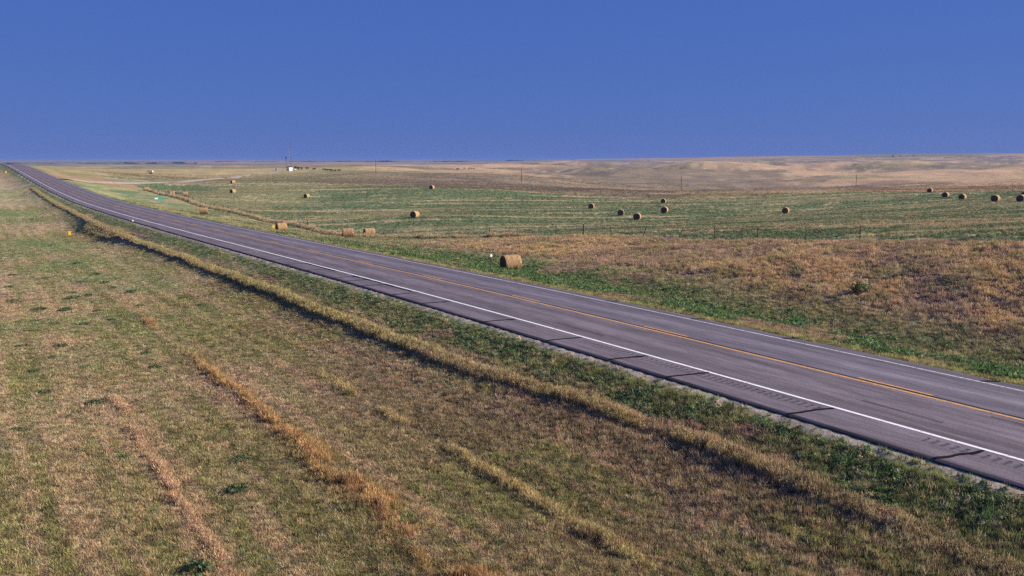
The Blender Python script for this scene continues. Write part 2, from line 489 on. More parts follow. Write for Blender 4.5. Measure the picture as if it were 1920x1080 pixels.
def zones(x, y):
    """weights of the growth kinds and the living/dead colour at each point"""
    s, u = to_su(x, y)
    d = np.hypot(x, y)
    Z = {}
    wob = 0.35 * (fbm(s / 6.0, u * 0 + 3.1, 61, 2) - 0.5) + 0.25 * (fbm(s / 1.1, u * 0 + 9.1, 62, 2) - 0.5)
    # unmown strip beside the highway, broken by the culvert inlet
    w1 = np.interp(s, [0, 28, 36, 60, 200], [0.36, 0.40, 0.48, 0.42, 0.40])
    uc = np.interp(s, [0, 14, 20, 26, 34, 130, 175, 330], [-8.9, -8.5, -8.3, -8.5, -9.25, -9.35, -8.6, -7.5])
    ridge = (1 - sstep(0.62, 0.98, np.abs(u - uc - wob) / w1)) * (s > 2) * (s < 318) * np.interp(s, [0, 26, 38], [1.0, 1.0, 1.0]) * (1 - 0.4 * sstep(36, 28, s) * sstep(0.50, 0.42, fbm(s / 2.0, s * 0, 66, 3)))
    fun = (s > 128) & (s < 168) & (u < -8.4) & (u > -8.4 - 6.5 * (1 - np.abs(s - 146) / 20.0))
    Z['strip'] = np.maximum(ridge, np.where(fun, 0.55, 0.0))
    brk = sstep(0.30, 0.44, fbm(s / 2.4, u * 0.4, 64, 3))
    Z['line2'] = brk * np.exp(-((u + 14.0 - wob) / 0.25) ** 2) * (sstep(41, 36, s) + 0.35 * sstep(62, 45, s) * (s > 38)) * (s > 4)
    Z['line3'] = brk * np.exp(-((u + 18.0 - wob - 0.5 * sstep(32, 24, s) * (fbm(s / 3, u / 3, 63, 2) - 0.3)) / (0.24 + 0.42 * sstep(34, 25, s))) ** 2) * np.maximum(sstep(50, 42, s) * (s > 8), np.exp(-((s - 58.5) / 3.0) ** 2))
    Z['line4'] = brk * np.exp(-((u + 22.6 - wob * 1.4) / 0.17) ** 2) * sstep(47, 38, s) * (s > 6)
    Z['fence'] = np.exp(-((u - np.interp(s, [60, 107, 130, 165, 215, 280, 335], [32.4, 32.4, 30.8, 31.0, 29.8, 31.0, 30.0]) - wob) / 0.8) ** 2) * sstep(92, 100, s) * (s < 345)
    Z['bank'] = sstep(17.5, 20, u + 1.5 * (fbm(x / 4, y / 4, 71, 3) - 0.5)) * (1 - sstep(32.5, 34, u)) * (1 - sstep(84, 108, s + 0.6 * (u - 26)))
    Z['hay'] = sstep(33.2, 34.5, u) * (y < hay_edge(x)) * 1.0
    Z['prairie'] = ((y >= hay_edge(x)) & (u > 20)) * 1.0
    return s, u, d, Z

def zone_colour(x, y):
    """albedo of growth at each point (n,3) plus soil showing"""
    s, u, d, Z = zones(x, y)
    n = len(x)
    big = fbm(x / 22.0, y / 22.0, 81, 4)
    mid = fbm(x / 4.5, y / 4.5, 82, 4)
    sml = fbm(x / 1.1, y / 1.1, 83, 3)
    streak = fbm(s / 16.0, u / 0.55, 84, 4)           # mower passes run along the highway
    one = np.ones(n)
    # mown verge
    c = mixc(C['drab'] * one[:, None], C['pink'], sstep(0.42, 0.62, 0.55 * streak + 0.45 * mid))
    c = mixc(c, C['olive'] * 0.95, 0.85 * sstep(0.44, 0.58, 0.6 * big + 0.4 * mid))
    fine = fbm(s / 30.0, u / 0.28, 185, 3)
    c = mixc(c, C['straw'] * 0.95, 0.75 * sstep(0.54, 0.64, 0.6 * streak + 0.4 * fine))
    c = mixc(c, C['olive'] * 0.72, 0.7 * sstep(0.47, 0.37, 0.6 * streak + 0.4 * fine))
    sw_ = np.abs(np.mod(u + 9.6 + 0.5 * (fbm(s / 18.0, u * 0, 186, 2) - 0.5), 2.12) - 1.06)           # rows between mower passes
    c = mixc(c, C['straw'] * 0.9, 0.55 * sstep(0.86, 1.02, sw_) * sstep(0.40, 0.55, fbm(s / 7.0, u, 187, 3)))
    gpatch = sstep(0.46, 0.60, 0.55 * fbm(x / 9.0, y / 6.0, 85, 4) + 0.45 * big) * sstep(30, 75, s) * sstep(-11, -15, u)
    c = mixc(c, C['green'] * 1.25, 0.65 * gpatch)
    c = mixc(c, C['rust'], 0.55 * sstep(0.5, 0.66, fbm(x / 6.5, y / 6.5, 86, 4)) * sstep(70, 30, s) * sstep(-24, -9, u))
    # strip between shoulder and unmown strip: weeds over brown stubble
    fs = sstep(-8.9, -7.9, u) * (u < 0)
    gw = sstep(0.46, 0.60, 0.42 * fbm(s / 5.0, u / 1.2, 87, 4) + 0.25 * mid + 0.2 * sml + 0.20 * sstep(-8.3, -6.4, u) + 0.05)
    cf = mixc(mixc(C['rust'] * one[:, None], C['drab'], sstep(0.45, 0.6, mid)), C['green'] * 1.0, gw)
    cf = mixc(cf, C['olive'], 0.5 * sstep(0.5, 0.6, sml))
    c = mixc(c, cf, fs)
    c = mixc(c, C['straw'] * 0.85, 0.8 * sstep(342, 352, s) * sstep(-8, -10, u))
    # right verge
    rv = (u > 0) * 1.0
    g2 = sstep(0.38, 0.50, 0.55 * fbm(x / 5.0, y / 3.0, 88, 4) + 0.45 * mid) * (1 - sstep(12.0, 19.0, u - 0.03 * np.maximum(s - 60, 0)))
    cr = mixc(mixc(C['brown'] * one[:, None] * 1.3, C['drab'], sstep(0.36, 0.52, mid)), C['lush'] * 0.95, g2)
    cr = mixc(cr, C['olive'] * 1.25, 0.85 * (1 - sstep(5.2, 6.2, u + 0.5 * (sml - 0.5))))
    draw = sstep(95, 118, s)
    cd = mixc(C['drab'] * one[:, None], C['field'] * 1.1, sstep(0.42, 0.56, 0.5 * mid + 0.5 * fbm(x / 14.0, y / 3.0, 89, 4)))
    cd = mixc(cd, C['olive'] * 1.35, 0.9 * sstep(5.6, 6.4, u) * (1 - sstep(7.2, 8.6, u)) * (1 - sstep(280, 330, s)))
    cd = mixc(cd, mixc(C['tan'] * one[:, None] * 0.72, C['olive'] * 0.95, sstep(0.44, 0.56, fbm(x / 30.0, y / 60.0, 193, 3))), sstep(335, 350, s))
    cr = mixc(cr, cd, draw)
    c = mixc(c, cr, rv)
    cb = mixc(C['amber'] * one[:, None] * 1.1, C['brown'] * 1.5, sstep(0.44, 0.54, 0.5 * mid + 0.5 * fbm(x / 7.0, y / 7.0, 90, 4)))
    cb = mixc(cb, C['straw'], 0.6 * sstep(0.52, 0.64, sml))
    cb = mixc(cb, C['olive'] * 0.9, 0.45 * sstep(0.54, 0.62, fbm(x / 2.2, y / 2.2, 191, 3)))
    c = mixc(c, cb, Z['bank'])
    # hay field: green regrowth with straw left along the swaths
    sw = fbm(x / 60.0 + 0.25 * y / 60.0, y / 2.2, 91, 3)
    ch = mixc(C['field'] * one[:, None], C['drab'] * 1.1, 0.85 * sstep(0.52, 0.66, 0.6 * sw + 0.4 * fbm(x / 9.0, y / 5.0, 92, 3)))
    ch = mixc(ch, C['straw'] * 1.1, 0.85 * sstep(0.575, 0.63, 0.7 * sw + 0.3 * sml))
    ch = mixc(ch, C['green'] * 0.6, 0.3 * sstep(0.42, 0.36, fbm(x / 40.0, y / 3.0, 192, 3)))
    ch = mixc(ch, C['drab'] * 0.9, 0.55 * sstep(0.52, 0.66, fbm(x / 45.0, y / 45.0, 93, 3)))
    ch = mixc(ch, C['straw'] * 0.85, 0.7 * sstep(0.5, 0.62, mid) * sstep(34, 60, u) * (1 - sstep(50, 90, u)) * (1 - sstep(60, 110, s)))
    c = mixc(c, ch, Z['hay'])
    # dry prairie and hills
    cp = mixc(C['tan'] * one[:, None] * 0.88, C['rust'] * 0.95, sstep(0.44, 0.62, fbm(x / 90.0, y / 90.0, 94, 5)))
    cp = mixc(cp, C['olive'] * 1.0, 0.7 * sstep(0.48, 0.60, fbm(x / 210.0, y / 160.0, 95, 4)))
    cp = mixc(cp, C['straw'] * 0.95, 0.5 * sstep(0.55, 0.68, fbm(x / 38.0, y / 30.0, 96, 4)))
    rel = fbm(x / 150.0, y / 110.0, 51, 4); rel2 = fbm(x / 420.0, y / 300.0, 52, 4)
    low = sstep(0.52, 0.38, 0.55 * rel + 0.45 * rel2)
    cp = mixc(cp, np.array([0.19, 0.14, 0.10]), 0.75 * low * sstep(380, 650, d))
    cp = mixc(cp, C['straw'] * 0.95, 0.45 * sstep(0.54, 0.64, 0.6 * rel + 0.4 * rel2))
    dk = np.array([0.12, 0.092, 0.065])
    for sc_, sd_, wd_, st_ in ((260.0, 181, 0.016, 0.75), (95.0, 182, 0.022, 0.6), (520.0, 183, 0.010, 0.7)):
        ln_ = np.abs(fbm(x / sc_, y / (sc_ * 0.8), sd_, 4) - 0.5)
        cp = mixc(cp, dk, st_ * sstep(wd_ * 1.6, wd_ * 0.6, ln_))                    # drainage lines
        cp = mixc(cp, C['straw'] * 1.1, 0.6 * sstep(0.012, 0.004, np.abs(ln_ - wd_ * 3.2)))
    pt = fbm(x / 130.0, y / 170.0, 184, 5)
    cp = mixc(cp, np.array([0.20, 0.155, 0.105]), 0.7 * sstep(0.535, 0.56, pt))
    cp = mixc(cp, C['tan'] * 1.1, 0.6 * sstep(0.44, 0.425, pt))
    cp = mixc(cp, C['olive'] * 1.1, 0.4 * sstep(-60, -170, x) * sstep(430, 520, y) * (1 - sstep(1000, 1300, d)))
    c = mixc(c, cp, Z['prairie'])
    farc = mixc(C['drab'] * one[:, None] * 0.6, C['tan'] * 0.8, sstep(0.44, 0.56, fbm(x / 900.0, y / 700.0, 5, 4)))
    farc = mixc(farc, C['green'] * 0.8, 0.6 * sstep(0.55, 0.66, fbm(x / 1500.0, y / 2200.0, 98, 4)))
    c = mixc(c, farc, sstep(2800, 4200, d))
    # ridges of standing grass
    c = mixc(c, mixc(C['gold'] * one[:, None] * 1.1, C['straw'] * 0.95, 0.8 * sstep(0.45, 0.6, fbm(s / 9.0, u, 99, 3))), np.clip(Z['strip'], 0, 1))
    c = mixc(c, C['olive'] * 1.3, 0.45 * Z['strip'] * sstep(0.46, 0.56, fbm(s / 14.0, u / 3.0, 100, 3)) * sstep(28, 40, s))
    c = mixc(c, C['gold'] * 1.2, np.clip(1.2 * Z['line2'], 0, 1))
    c = mixc(c, np.array([0.45, 0.29, 0.13]), np.clip(1.2 * Z['line3'], 0, 1))
    c = mixc(c, np.array([0.52, 0.355, 0.21]), np.clip(1.3 * Z['line4'], 0, 1))
    c = mixc(c, C['straw'] * 1.1, np.clip(Z['fence'], 0, 1))
    return s, u, d, Z, c, (big, mid, sml)

def ground_colour(x, y):
    s, u, d, Z, c, nz = zone_colour(x, y)
    soil = np.array(C['soil'])
    near = 1 - sstep(60, 260, d)                     # far off, growth hides the soil
    k = 0.22 * near
    c = mixc(c, soil * np.ones((len(x), 1)), k)
    gr = (1 - sstep(0.12, 0.36, np.abs(u + 5.74) + 0.22 * (nz[2] - 0.5))) * (s < 420)
    c = mixc(c, C['gravel'], gr)
    return c

# ---------------------------------------------------------------- ground sheet
ang = np.concatenate([np.arange(-180, -44, 4.0), np.arange(-44, 44, 0.14), np.arange(44, 180, 4.0)])
rad = np.concatenate([[0.6, 1.5, 3, 5, 7.5, 10], np.geomspace(12, 1500, 340), np.geomspace(1530, 26000, 130)])
A, RR = np.meshgrid(np.radians(ang), rad)
gx = (RR * np.sin(A)).ravel(); gy = (RR * np.cos(A)).ravel()
gz = ground_z(gx, gy)
ground_me = grid_mesh('ground', np.stack([gx, gy, gz], 1), len(rad), len(ang), M_GROUND, True, closed=True)
set_col(ground_me, 'col', ground_colour(gx, gy))
ground = obj('ground', ground_me)
tag(ground, 'rolling prairie ground with mown verges, hay field and dry hills', kind='structure')

# ---------------------------------------------------------------- highway
highway = empty('highway', (0, 0, 0))
tag(highway, 'two-lane asphalt highway running away over the far crest', kind='structure')
ss = np.concatenate([np.arange(-70, 120, 0.5), np.arange(120, 910, 2.5)])
uu = np.concatenate([[-5.52, -5.44], np.arange(-5.30, -4.42, 0.14), [-4.42, -3.98], np.arange(-3.90, 4.26, 0.15), [4.38, 4.46]])
uu = np.unique(np.round(uu, 3))
S, U = np.meshgrid(ss, uu, indexing='ij')
edge_l = 0.06 * (fbm(S / 1.3, S * 0 + 1.0, 111, 3) - 0.5)
edge_r = 0.20 * (fbm(S / 1.7, S * 0 + 5.0, 112, 3) - 0.5)
Ue = U + np.where(U < -5.4, edge_l, 0) + np.where(U > 4.3, edge_r, 0)
X, Y = to_xy(S, Ue)
crown = -0.018 * np.abs(U)
Zr = road_z(S) + crown + 0.06 - np.where(U < -5.5, 0.045, 0.0) - np.where(U > 4.42, 0.07, 0.0)
slot = (ss[:-1, None] >= 2.0) & (ss[:-1, None] < 95.0) & (np.abs(uu[None, :-1] + 4.42) < 0.01)      # the rumble strip fills this gap
road_me = grid_mesh('asphalt', np.stack([X.ravel(), Y.ravel(), Zr.ravel()], 1), len(ss), len(uu), M_ASPHALT, True, drop=slot)

def road_surface_z(s, u):
    return road_z(s) - 0.018 * np.abs(u) + 0.06

base = np.array([0.150, 0.128, 0.150])
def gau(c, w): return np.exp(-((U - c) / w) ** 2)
wheel = gau(-2.75, 0.42) + gau(-0.95, 0.40) + gau(0.95, 0.40) + gau(2.75, 0.42)
midl = gau(-1.85, 0.40) + gau(1.85, 0.40)
shade = 1.0 - 0.20 * wheel * (0.7 + 0.6 * fbm(S / 20, U / 2, 113, 3)) + 0.16 * midl - 0.18 * gau(0.22, 0.12)
shade = shade * np.where(U < -3.7, 0.95, 1.0) * np.where(U > 3.75, 0.72, 1.0)
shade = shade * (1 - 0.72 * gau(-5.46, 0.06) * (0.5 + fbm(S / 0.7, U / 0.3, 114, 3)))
shade = shade * (1 - 0.25 * gau(3.35, 0.22) - 0.12 * gau(-3.35, 0.22))
shade = shade * (0.90 + 0.2 * fbm(S / 9.0, U / 0.8, 115, 4))
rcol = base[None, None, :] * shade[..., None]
patch = sstep(0.56, 0.60, fbm(S / 5.0, U / 0.7, 116, 3)) * 0.10 + sstep(0.60, 0.63, fbm(S / 2.2, U / 0.25, 117, 3)) * 0.16
rcol = rcol * (1 - patch)[..., None]
rcol[..., 2] *= np.where(U > 0.1, 1.05, 0.98); rcol[..., 0] *= np.where(U > 0.1, 0.97, 1.03)
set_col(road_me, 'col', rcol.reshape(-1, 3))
a = road_me.attributes.new('su', 'FLOAT_VECTOR', 'POINT')
a.data.foreach_set('vector', np.stack([S.ravel(), U.ravel(), 0 * S.ravel()], 1).astype(np.float32).ravel())
obj('asphalt', road_me, highway)

def ribbon(name, s_arr, u_lo, u_hi, mat, parent, lift=0.004, n_across=2):
    s_arr = np.asarray(s_arr, float)
    k = np.linspace(0, 1, n_across)
    lo = np.broadcast_to(u_lo, s_arr.shape); hi = np.broadcast_to(u_hi, s_arr.shape)
    Ug = lo[:, None] + (hi - lo)[:, None] * k[None]
    Sg = np.repeat(s_arr[:, None], n_across, 1)
    x, y = to_xy(Sg, Ug)
    z = road_surface_z(Sg, Ug) + lift
    return obj(name, grid_mesh(name, np.stack([x.ravel(), y.ravel(), z.ravel()], 1), len(s_arr), n_across, mat), parent)

s_line = np.concatenate([np.arange(-70, 120, 1.0), np.arange(120, 900, 2.5)])
o = ribbon('edge_line', s_line, -3.73, -3.59, M_WHITE_LINE, highway); o['label'] = 'bright white edge line beside the rumble strip'
o = ribbon('edge_line', s_line, 3.60, 3.71, M_WHITE_WORN, highway); o['label'] = 'faded white edge line on the hay-field side'
ribbon('centre_line', s_line, -0.19, -0.07, M_YELLOW_LINE, highway)
for k in range(-5, 12):
    a0 = 21.0 + 12.2 * k - 2.9
    ribbon('centre_dash', np.linspace(a0, a0 + 3.0, 5), 0.17, 0.27, M_YELLOW_LINE, highway)
wj = 0.03 * (fbm(s_line / 2.0, s_line * 0, 121, 3) - 0.5)
ribbon('centre_joint_seal', s_line, 0.02 + wj, 0.11 + wj, M_TAR, highway)

# milled rumble strip: real grooves, with bicycle gaps
rs = np.arange(2.0, 95.001, 0.05)
ph = np.mod(rs, 0.30) / 0.30
gap = np.mod(rs - 15.4, 17.0) < 3.7
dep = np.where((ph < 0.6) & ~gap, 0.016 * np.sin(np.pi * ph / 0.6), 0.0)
us = np.array([-4.42, -4.37, -4.03, -3.98])
Sg, Ug = np.meshgrid(rs, us, indexing='ij')
Dg = np.where(np.abs(Ug + 4.20) < 0.2, dep[:, None], 0.0)
x, y = to_xy(Sg, Ug)
z = road_surface_z(Sg, Ug) - Dg
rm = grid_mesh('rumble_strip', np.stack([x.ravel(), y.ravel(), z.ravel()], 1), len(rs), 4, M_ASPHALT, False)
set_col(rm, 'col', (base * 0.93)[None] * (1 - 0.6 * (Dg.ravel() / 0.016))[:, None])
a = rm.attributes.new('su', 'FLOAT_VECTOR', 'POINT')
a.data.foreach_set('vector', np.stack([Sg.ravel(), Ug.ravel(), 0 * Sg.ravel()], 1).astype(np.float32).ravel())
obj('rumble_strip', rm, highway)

def crack(s0, s1, u0, u1, w, seed, mat=M_TAR):
    n = 14
    t = np.linspace(0, 1, n)
    s_ = s0 + (s1 - s0) * t + 0.12 * (fbm(t * 4.0, t * 0 + seed, 131, 3) - 0.5)
    u_ = u0 + (u1 - u0) * t + 0.10 * (fbm(t * 5.0, t * 0 + seed, 132, 3) - 0.5)
    ds = np.gradient(s_); du = np.gradient(u_); L = np.hypot(ds, du)
    ww = w * (0.7 + 0.6 * fbm(t * 7, t * 0 + seed, 133, 2)) / 2
    ps, pu = -du / L * ww, ds / L * ww
    Sg = np.stack([s_ - ps, s_ + ps], 1); Ug = np.stack([u_ - pu, u_ + pu], 1)
    x, y = to_xy(Sg, Ug); z = road_surface_z(Sg, Ug) + 0.021
    obj('crack_seal', grid_mesh('crack_seal', np.stack([x.ravel(), y.ravel(), z.ravel()], 1), n, 2, mat), highway)

for k, s0 in enumerate([14.2, 19.3, 25.1, 28.6, 33.2, 38.9, 46.0, 50.2, 55.0, 58.1, 60.2, 66.0, 71.0, 75.3, 86.0, 97.0]):
    crack(s0, s0 - 0.35, -5.46, -3.76, 0.115, k * 3.7)
for k, s0 in enumerate([18.2, 27.6, 33.6, 40.6]):
    crack(s0 + 0.35, s0, 3.75, 4.44, 0.13, 60 + k * 2.9)
crack(50.6, 54.8, -3.95, -3.92, 0.10, 90.0); crack(55.4, 60.4, -3.90, -3.94, 0.10, 94.0); crack(64.0, 70.6, -3.92, -3.9, 0.10, 97.0)
crack(12.5, 15.6, -0.62, -0.56, 0.035, 101.0); crack(16.0, 19.0, -2.35, -2.26, 0.035, 104.0); crack(32.5, 36.5, -2.75, -2.62, 0.035, 114.0)

# ---------------------------------------------------------------- gravel roads
def drape(name, pts, width, mat, lift=0.03, step=3.0):
    pts = np.array(pts, float)
    L = np.concatenate([[0], np.cumsum(np.hypot(*np.diff(pts, axis=0).T))])
    n = max(int(L[-1] / step), 4)
    t = np.linspace(0, L[-1], n)
    kx = np.interp(t, L, pts[:, 0]); ky = np.interp(t, L, pts[:, 1])
    ker = np.hanning(11); ker /= ker.sum()
    kx = np.convolve(np.pad(kx, 5, mode='edge'), ker, 'valid'); ky = np.convolve(np.pad(ky, 5, mode='edge'), ker, 'valid')
    dx = np.gradient(kx); dy = np.gradient(ky); l = np.hypot(dx, dy)
    nx, ny = dy / l, -dx / l
    k = np.linspace(-0.5, 0.5, 7)
    wv = width * (0.92 + 0.16 * fbm(t / 9.0, t * 0, 141, 2))
    x = kx[:, None] + nx[:, None] * wv[:, None] * k; y = ky[:, None] + ny[:, None] * wv[:, None] * k
    z = ground_z(x, y) + lift + 0.22 * (1 - (2 * np.abs(k[None])) ** 3)
    return obj(name, grid_mesh(name, np.stack([x.ravel(), y.ravel(), z.ravel()], 1), n, 7, mat))

g = drape('gravel_road', [to_xy(362, 4.4), (-161, 346), (-160, 362), (-157, 379), (-154, 398), (-161, 444), (-163.5, 470), (-167, 510), (-177, 560), (-186, 615), (-188, 645), (-195.5, 700), (-196, 715), (-196, 730), (-193, 737), (-188, 743), (-186, 756)], 7.0, M_GRAVEL, lift=0.12)
tag(g, 'pale gravel road leading to the radio mast', kind='structure')
g = drape('gravel_approach', [to_xy(338, -5.3), to_xy(338, -14), to_xy(339, -34)], 7.0, M_GRAVEL, step=1.5, lift=-0.06)
tag(g, 'gravel field approach on the near side of the highway', kind='structure')

# ---------------------------------------------------------------- hay bales
def make_bale():
    root = empty('hay_bale', (0, 0, 0))
    r0, L = 0.73, 1.52
    nr, nc = 25, 48
    V = []
    for i in range(nr):
        t = i / (nr - 1); xx = (t - 0.5) * L
        for j in range(nc):
            an = 2 * math.pi * j / nc
            V.append((xx, an, t))
    V = np.array(V)
    xx, an, t = V.T
    rr = r0 * (1 - 0.05 * np.abs(2 * t - 1) ** 8) + 0.05 * (fbm(xx * 9 + 50, np.cos(an) * 1.5 + np.sin(an) * 2.1 + 9, 201, 3) - 0.5) + 0.035 * (fbm(xx * 3 + 20, np.cos(an) * 4 + 7 + 3 * np.sin(an), 202, 3) - 0.5)
    yy = rr * np.cos(an); zz = rr * np.sin(an)
    zz = np.where(zz < -0.60, -0.60 + 0.35 * (zz + 0.60), zz)            # sits flattened on the ground
    P = np.stack([xx, yy, zz + 0.63], 1)
    obj('roll', grid_mesh('roll', P, nr, nc, M_HAY, True, closed=True), root)
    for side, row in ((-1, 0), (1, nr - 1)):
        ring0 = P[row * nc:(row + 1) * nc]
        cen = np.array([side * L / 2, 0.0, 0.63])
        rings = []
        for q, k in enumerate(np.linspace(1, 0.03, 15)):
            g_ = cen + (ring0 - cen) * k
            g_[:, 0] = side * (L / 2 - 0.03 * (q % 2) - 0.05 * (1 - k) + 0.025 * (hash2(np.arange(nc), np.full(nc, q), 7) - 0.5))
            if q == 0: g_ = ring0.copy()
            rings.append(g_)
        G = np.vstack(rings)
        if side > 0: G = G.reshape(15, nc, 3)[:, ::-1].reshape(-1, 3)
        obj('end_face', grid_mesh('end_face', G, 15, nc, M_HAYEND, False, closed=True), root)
    rs_ = random.Random(3)
    mb = MB()
    for k in range(420):
        x0 = rs_.uniform(-L / 2, L / 2); a0 = rs_.uniform(-0.6, math.pi + 0.6); r = r0 * rs_.uniform(0.98, 1.01)
        da = rs_.choice((-1, 1)) * rs_.uniform(0.15, 0.4); lift = rs_.uniform(0.01, 0.07); dx = rs_.uniform(-0.07, 0.07); w = rs_.uniform(0.006, 0.014)
        def pnt(x, a, rr): return (x, rr * math.cos(a), max(rr * math.sin(a), -0.58) + 0.63)
        mb.add([pnt(x0 - w, a0, r), pnt(x0 + w, a0, r), pnt(x0 + dx, a0 + da, r + lift)], [(0, 1, 2)])
    for k in range(90):
        sd = rs_.choice((-1, 1)); a0 = rs_.uniform(-0.9, math.pi + 0.9); rr = r0 * math.sqrt(rs_.uniform(0.02, 1))
        y0, z0 = rr * math.cos(a0), max(rr * math.sin(a0), -0.58) + 0.63
        w = rs_.uniform(0.006, 0.012); q = rs_.uniform(-0.12, 0.12)
        mb.add([(sd * (L / 2 - 0.03), y0 - w, z0), (sd * (L / 2 - 0.03), y0 + w, z0), (sd * (L / 2 + rs_.uniform(0.01, 0.06)), y0 + q, z0 + rs_.uniform(-0.1, 0.08))], [(0, 1, 2)])
    st = mb.build('loose_straw', M_STRAW, root); st['kind'] = 'stuff'
    return root

BALES = [  # x, y, axis yaw in degrees (0 = axis along X), scale, group, label
    (-0.1, 76.5, 25, 0.96, 'bales along the highway ditch', 'largest nearest round hay bale, in the ditch beside the dark delineator post'),
    (-26.3, 145.1, 14, 1.13, 'bales along the highway ditch', 'round hay bale lying by the fence-line grass, left of a close pair'),
    (-25.5, 161.6, 26, 1.16, 'bales along the highway ditch', 'round hay bale on the fence-line grass, right of a close pair'),
    (-42.0, 165.0, 32, 1.12, 'bales along the highway ditch', 'round hay bale just right of the yellow culvert marker across the highway'),
    (-68.6, 202.3, 14, 1.12, 'bales along the highway ditch', 'lone round hay bale between the highway and fence line, below the green sign'),
    (-103.8, 289.5, 22, 1.00, 'bales along the fence line', 'round hay bale on the far fence line, right of two side by side'),
    (-109.5, 293.5, 30, 0.92, 'bales along the fence line', 'smaller-looking round hay bale on the far fence line, left of two side by side'),
    (-126.3, 315.0, 26, 1.00, 'bales along the fence line', 'tiny reddish hay bale up-left of the green sign'),
    (-93.1, 304.0, 62, 1.00, 'bales in the green hay field', 'round hay bale in the green field below the gravel road'),
    (-120.7, 394.7, 50, 1.05, 'bales in the green hay field', 'farthest hay bale, close under the pale gravel road'),
    (-66.6, 295.4, 68, 1.00, 'bales in the green hay field', 'round hay bale alone in the field below the radio mast'),
    (-20.5, 191.6, 66, 1.03, 'bales in the green hay field', 'large field bale with dark spiral end, straight above the paired roadside bales'),
    (-28.4, 323.3, 72, 1.05, 'bales in the green hay field', 'small hay bale at the far field edge, right of the nearest utility pole'),
    (20.5, 234.5, 76, 1.00, 'bales in the green hay field', 'leftmost bale of the loose cluster of five in mid field'),
    (24.2, 202.1, 82, 1.00, 'bales in the green hay field', 'browner second bale from the left in the cluster of five'),
    (26.0, 188.5, 74, 1.05, 'bales in the green hay field', 'nearest bale of the cluster of five in mid field'),
    (34.7, 206.6, 70, 1.04, 'bales in the green hay field', 'right-hand bale of the cluster of five, in front of a smaller one'),
    (44.5, 267.3, 72, 1.00, 'bales in the green hay field', 'small bale of the cluster of five, nearest the tan prairie'),
    (62.1, 206.2, 64, 1.02, 'bales in the green hay field', 'lone field bale between the cluster of five and the right-hand row'),
    (124.0, 270.4, 55, 1.00, 'bales in the right-hand row', 'leftmost and farthest bale of the dark row at right'),
    (112.9, 237.1, 50, 1.02, 'bales in the right-hand row', 'second bale from the left in the dark row at right'),
    (109.2, 220.7, 48, 1.02, 'bales in the right-hand row', 'third bale from the left in the dark row at right'),
    (102.4, 192.8, 47, 1.06, 'bales in the right-hand row', 'large dark bale, fourth in the right-hand row'),
    (103.8, 185.6, 47, 1.06, 'bales in the right-hand row', 'large dark bale in front of another at the right picture edge'),
    (120.1, 213.3, 47, 1.0, 'bales in the right-hand row', 'bale half cut off by the right picture edge, behind a larger one')]
proto = make_bale()
for k, (x, y, yaw, sc, grp, lab) in enumerate(BALES):
    b_ = proto if k == 0 else copy_tree(proto)
    b_.location = (x, y, float(ground_z(x, y)) - 0.02)
    b_.rotation_euler = (0, 0, R(yaw))
    b_.scale = (sc, sc, sc)
    tag(b_, lab, 'hay bale', grp)

# ---------------------------------------------------------------- right-of-way fence
fence = empty('wire_fence', (*to_xy(150, 31), float(ground_z(*to_xy(150, 31)))))
tag(fence, 'wire fence on leaning posts along the hay-field edge', 'fence')
f0 = Vector(fence.location)
fr = random.Random(11)
f_u = lambda s: float(np.interp(s, [50, 107, 130, 165, 215, 280, 345], [33.2, 33.2, 31.6, 31.8, 30.6, 31.8, 30.8]))
tops = []
post_meshes = {}
def post_mesh(kind):
    mb = MB()
    if kind == 'wood':
        mb.tube([(0, 0, -0.5), (0.01, 0, 0.3), (0.0, 0.015, 0.9), (0.01, 0, 1.42)], [0.085, 0.085, 0.08, 0.07], 9)
    else:
        mb.box((0, 0, 0.45), (0.055, 0.02, 1.75)); mb.box((0, 0.025, 0.45), (0.02, 0.04, 1.73))
        for q in range(7): mb.box((0, -0.016, 0.25 + q * 0.15), (0.03, 0.014, 0.02))
    return mb.mesh('post', M_WOOD if kind == 'wood' else M_STEEL)
post_meshes = {k: post_mesh(k) for k in ('wood', 'steel')}
sp = 46.8
i = 0
while sp < 335:
    x, y = to_xy(sp, f_u(sp))
    wood = i in (7, 11, 17, 24, 31, 38, 45) or sp > 260
    lean = {4: (0.30, -0.30), 5: (0.25, -0.33), 6: (0.10, -0.22), 7: (0.05, -0.10), 2: (0.2, -0.15)}.get(i, (fr.uniform(-0.05, 0.05), fr.uniform(-0.06, 0.06)))
    gz_ = float(ground_z(x, y))
    p = obj('post', post_meshes['wood' if wood else 'steel'], fence, (x - f0.x, y - f0.y, gz_ - f0.z), (lean[0], lean[1], fr.uniform(0, 3)))
    tops.append((x - f0.x, y - f0.y, gz_ - f0.z, lean))
    sp += 5.4 + fr.uniform(-0.25, 0.25); i += 1
for h in (0.5, 0.85, 1.18):
    mb = MB(); mb.tube([(a[0] + a[3][1] * h, a[1] - a[3][0] * h, a[2] + h) for a in tops], 0.006, 4)
    mb.build('wire', M_GALV, fence)

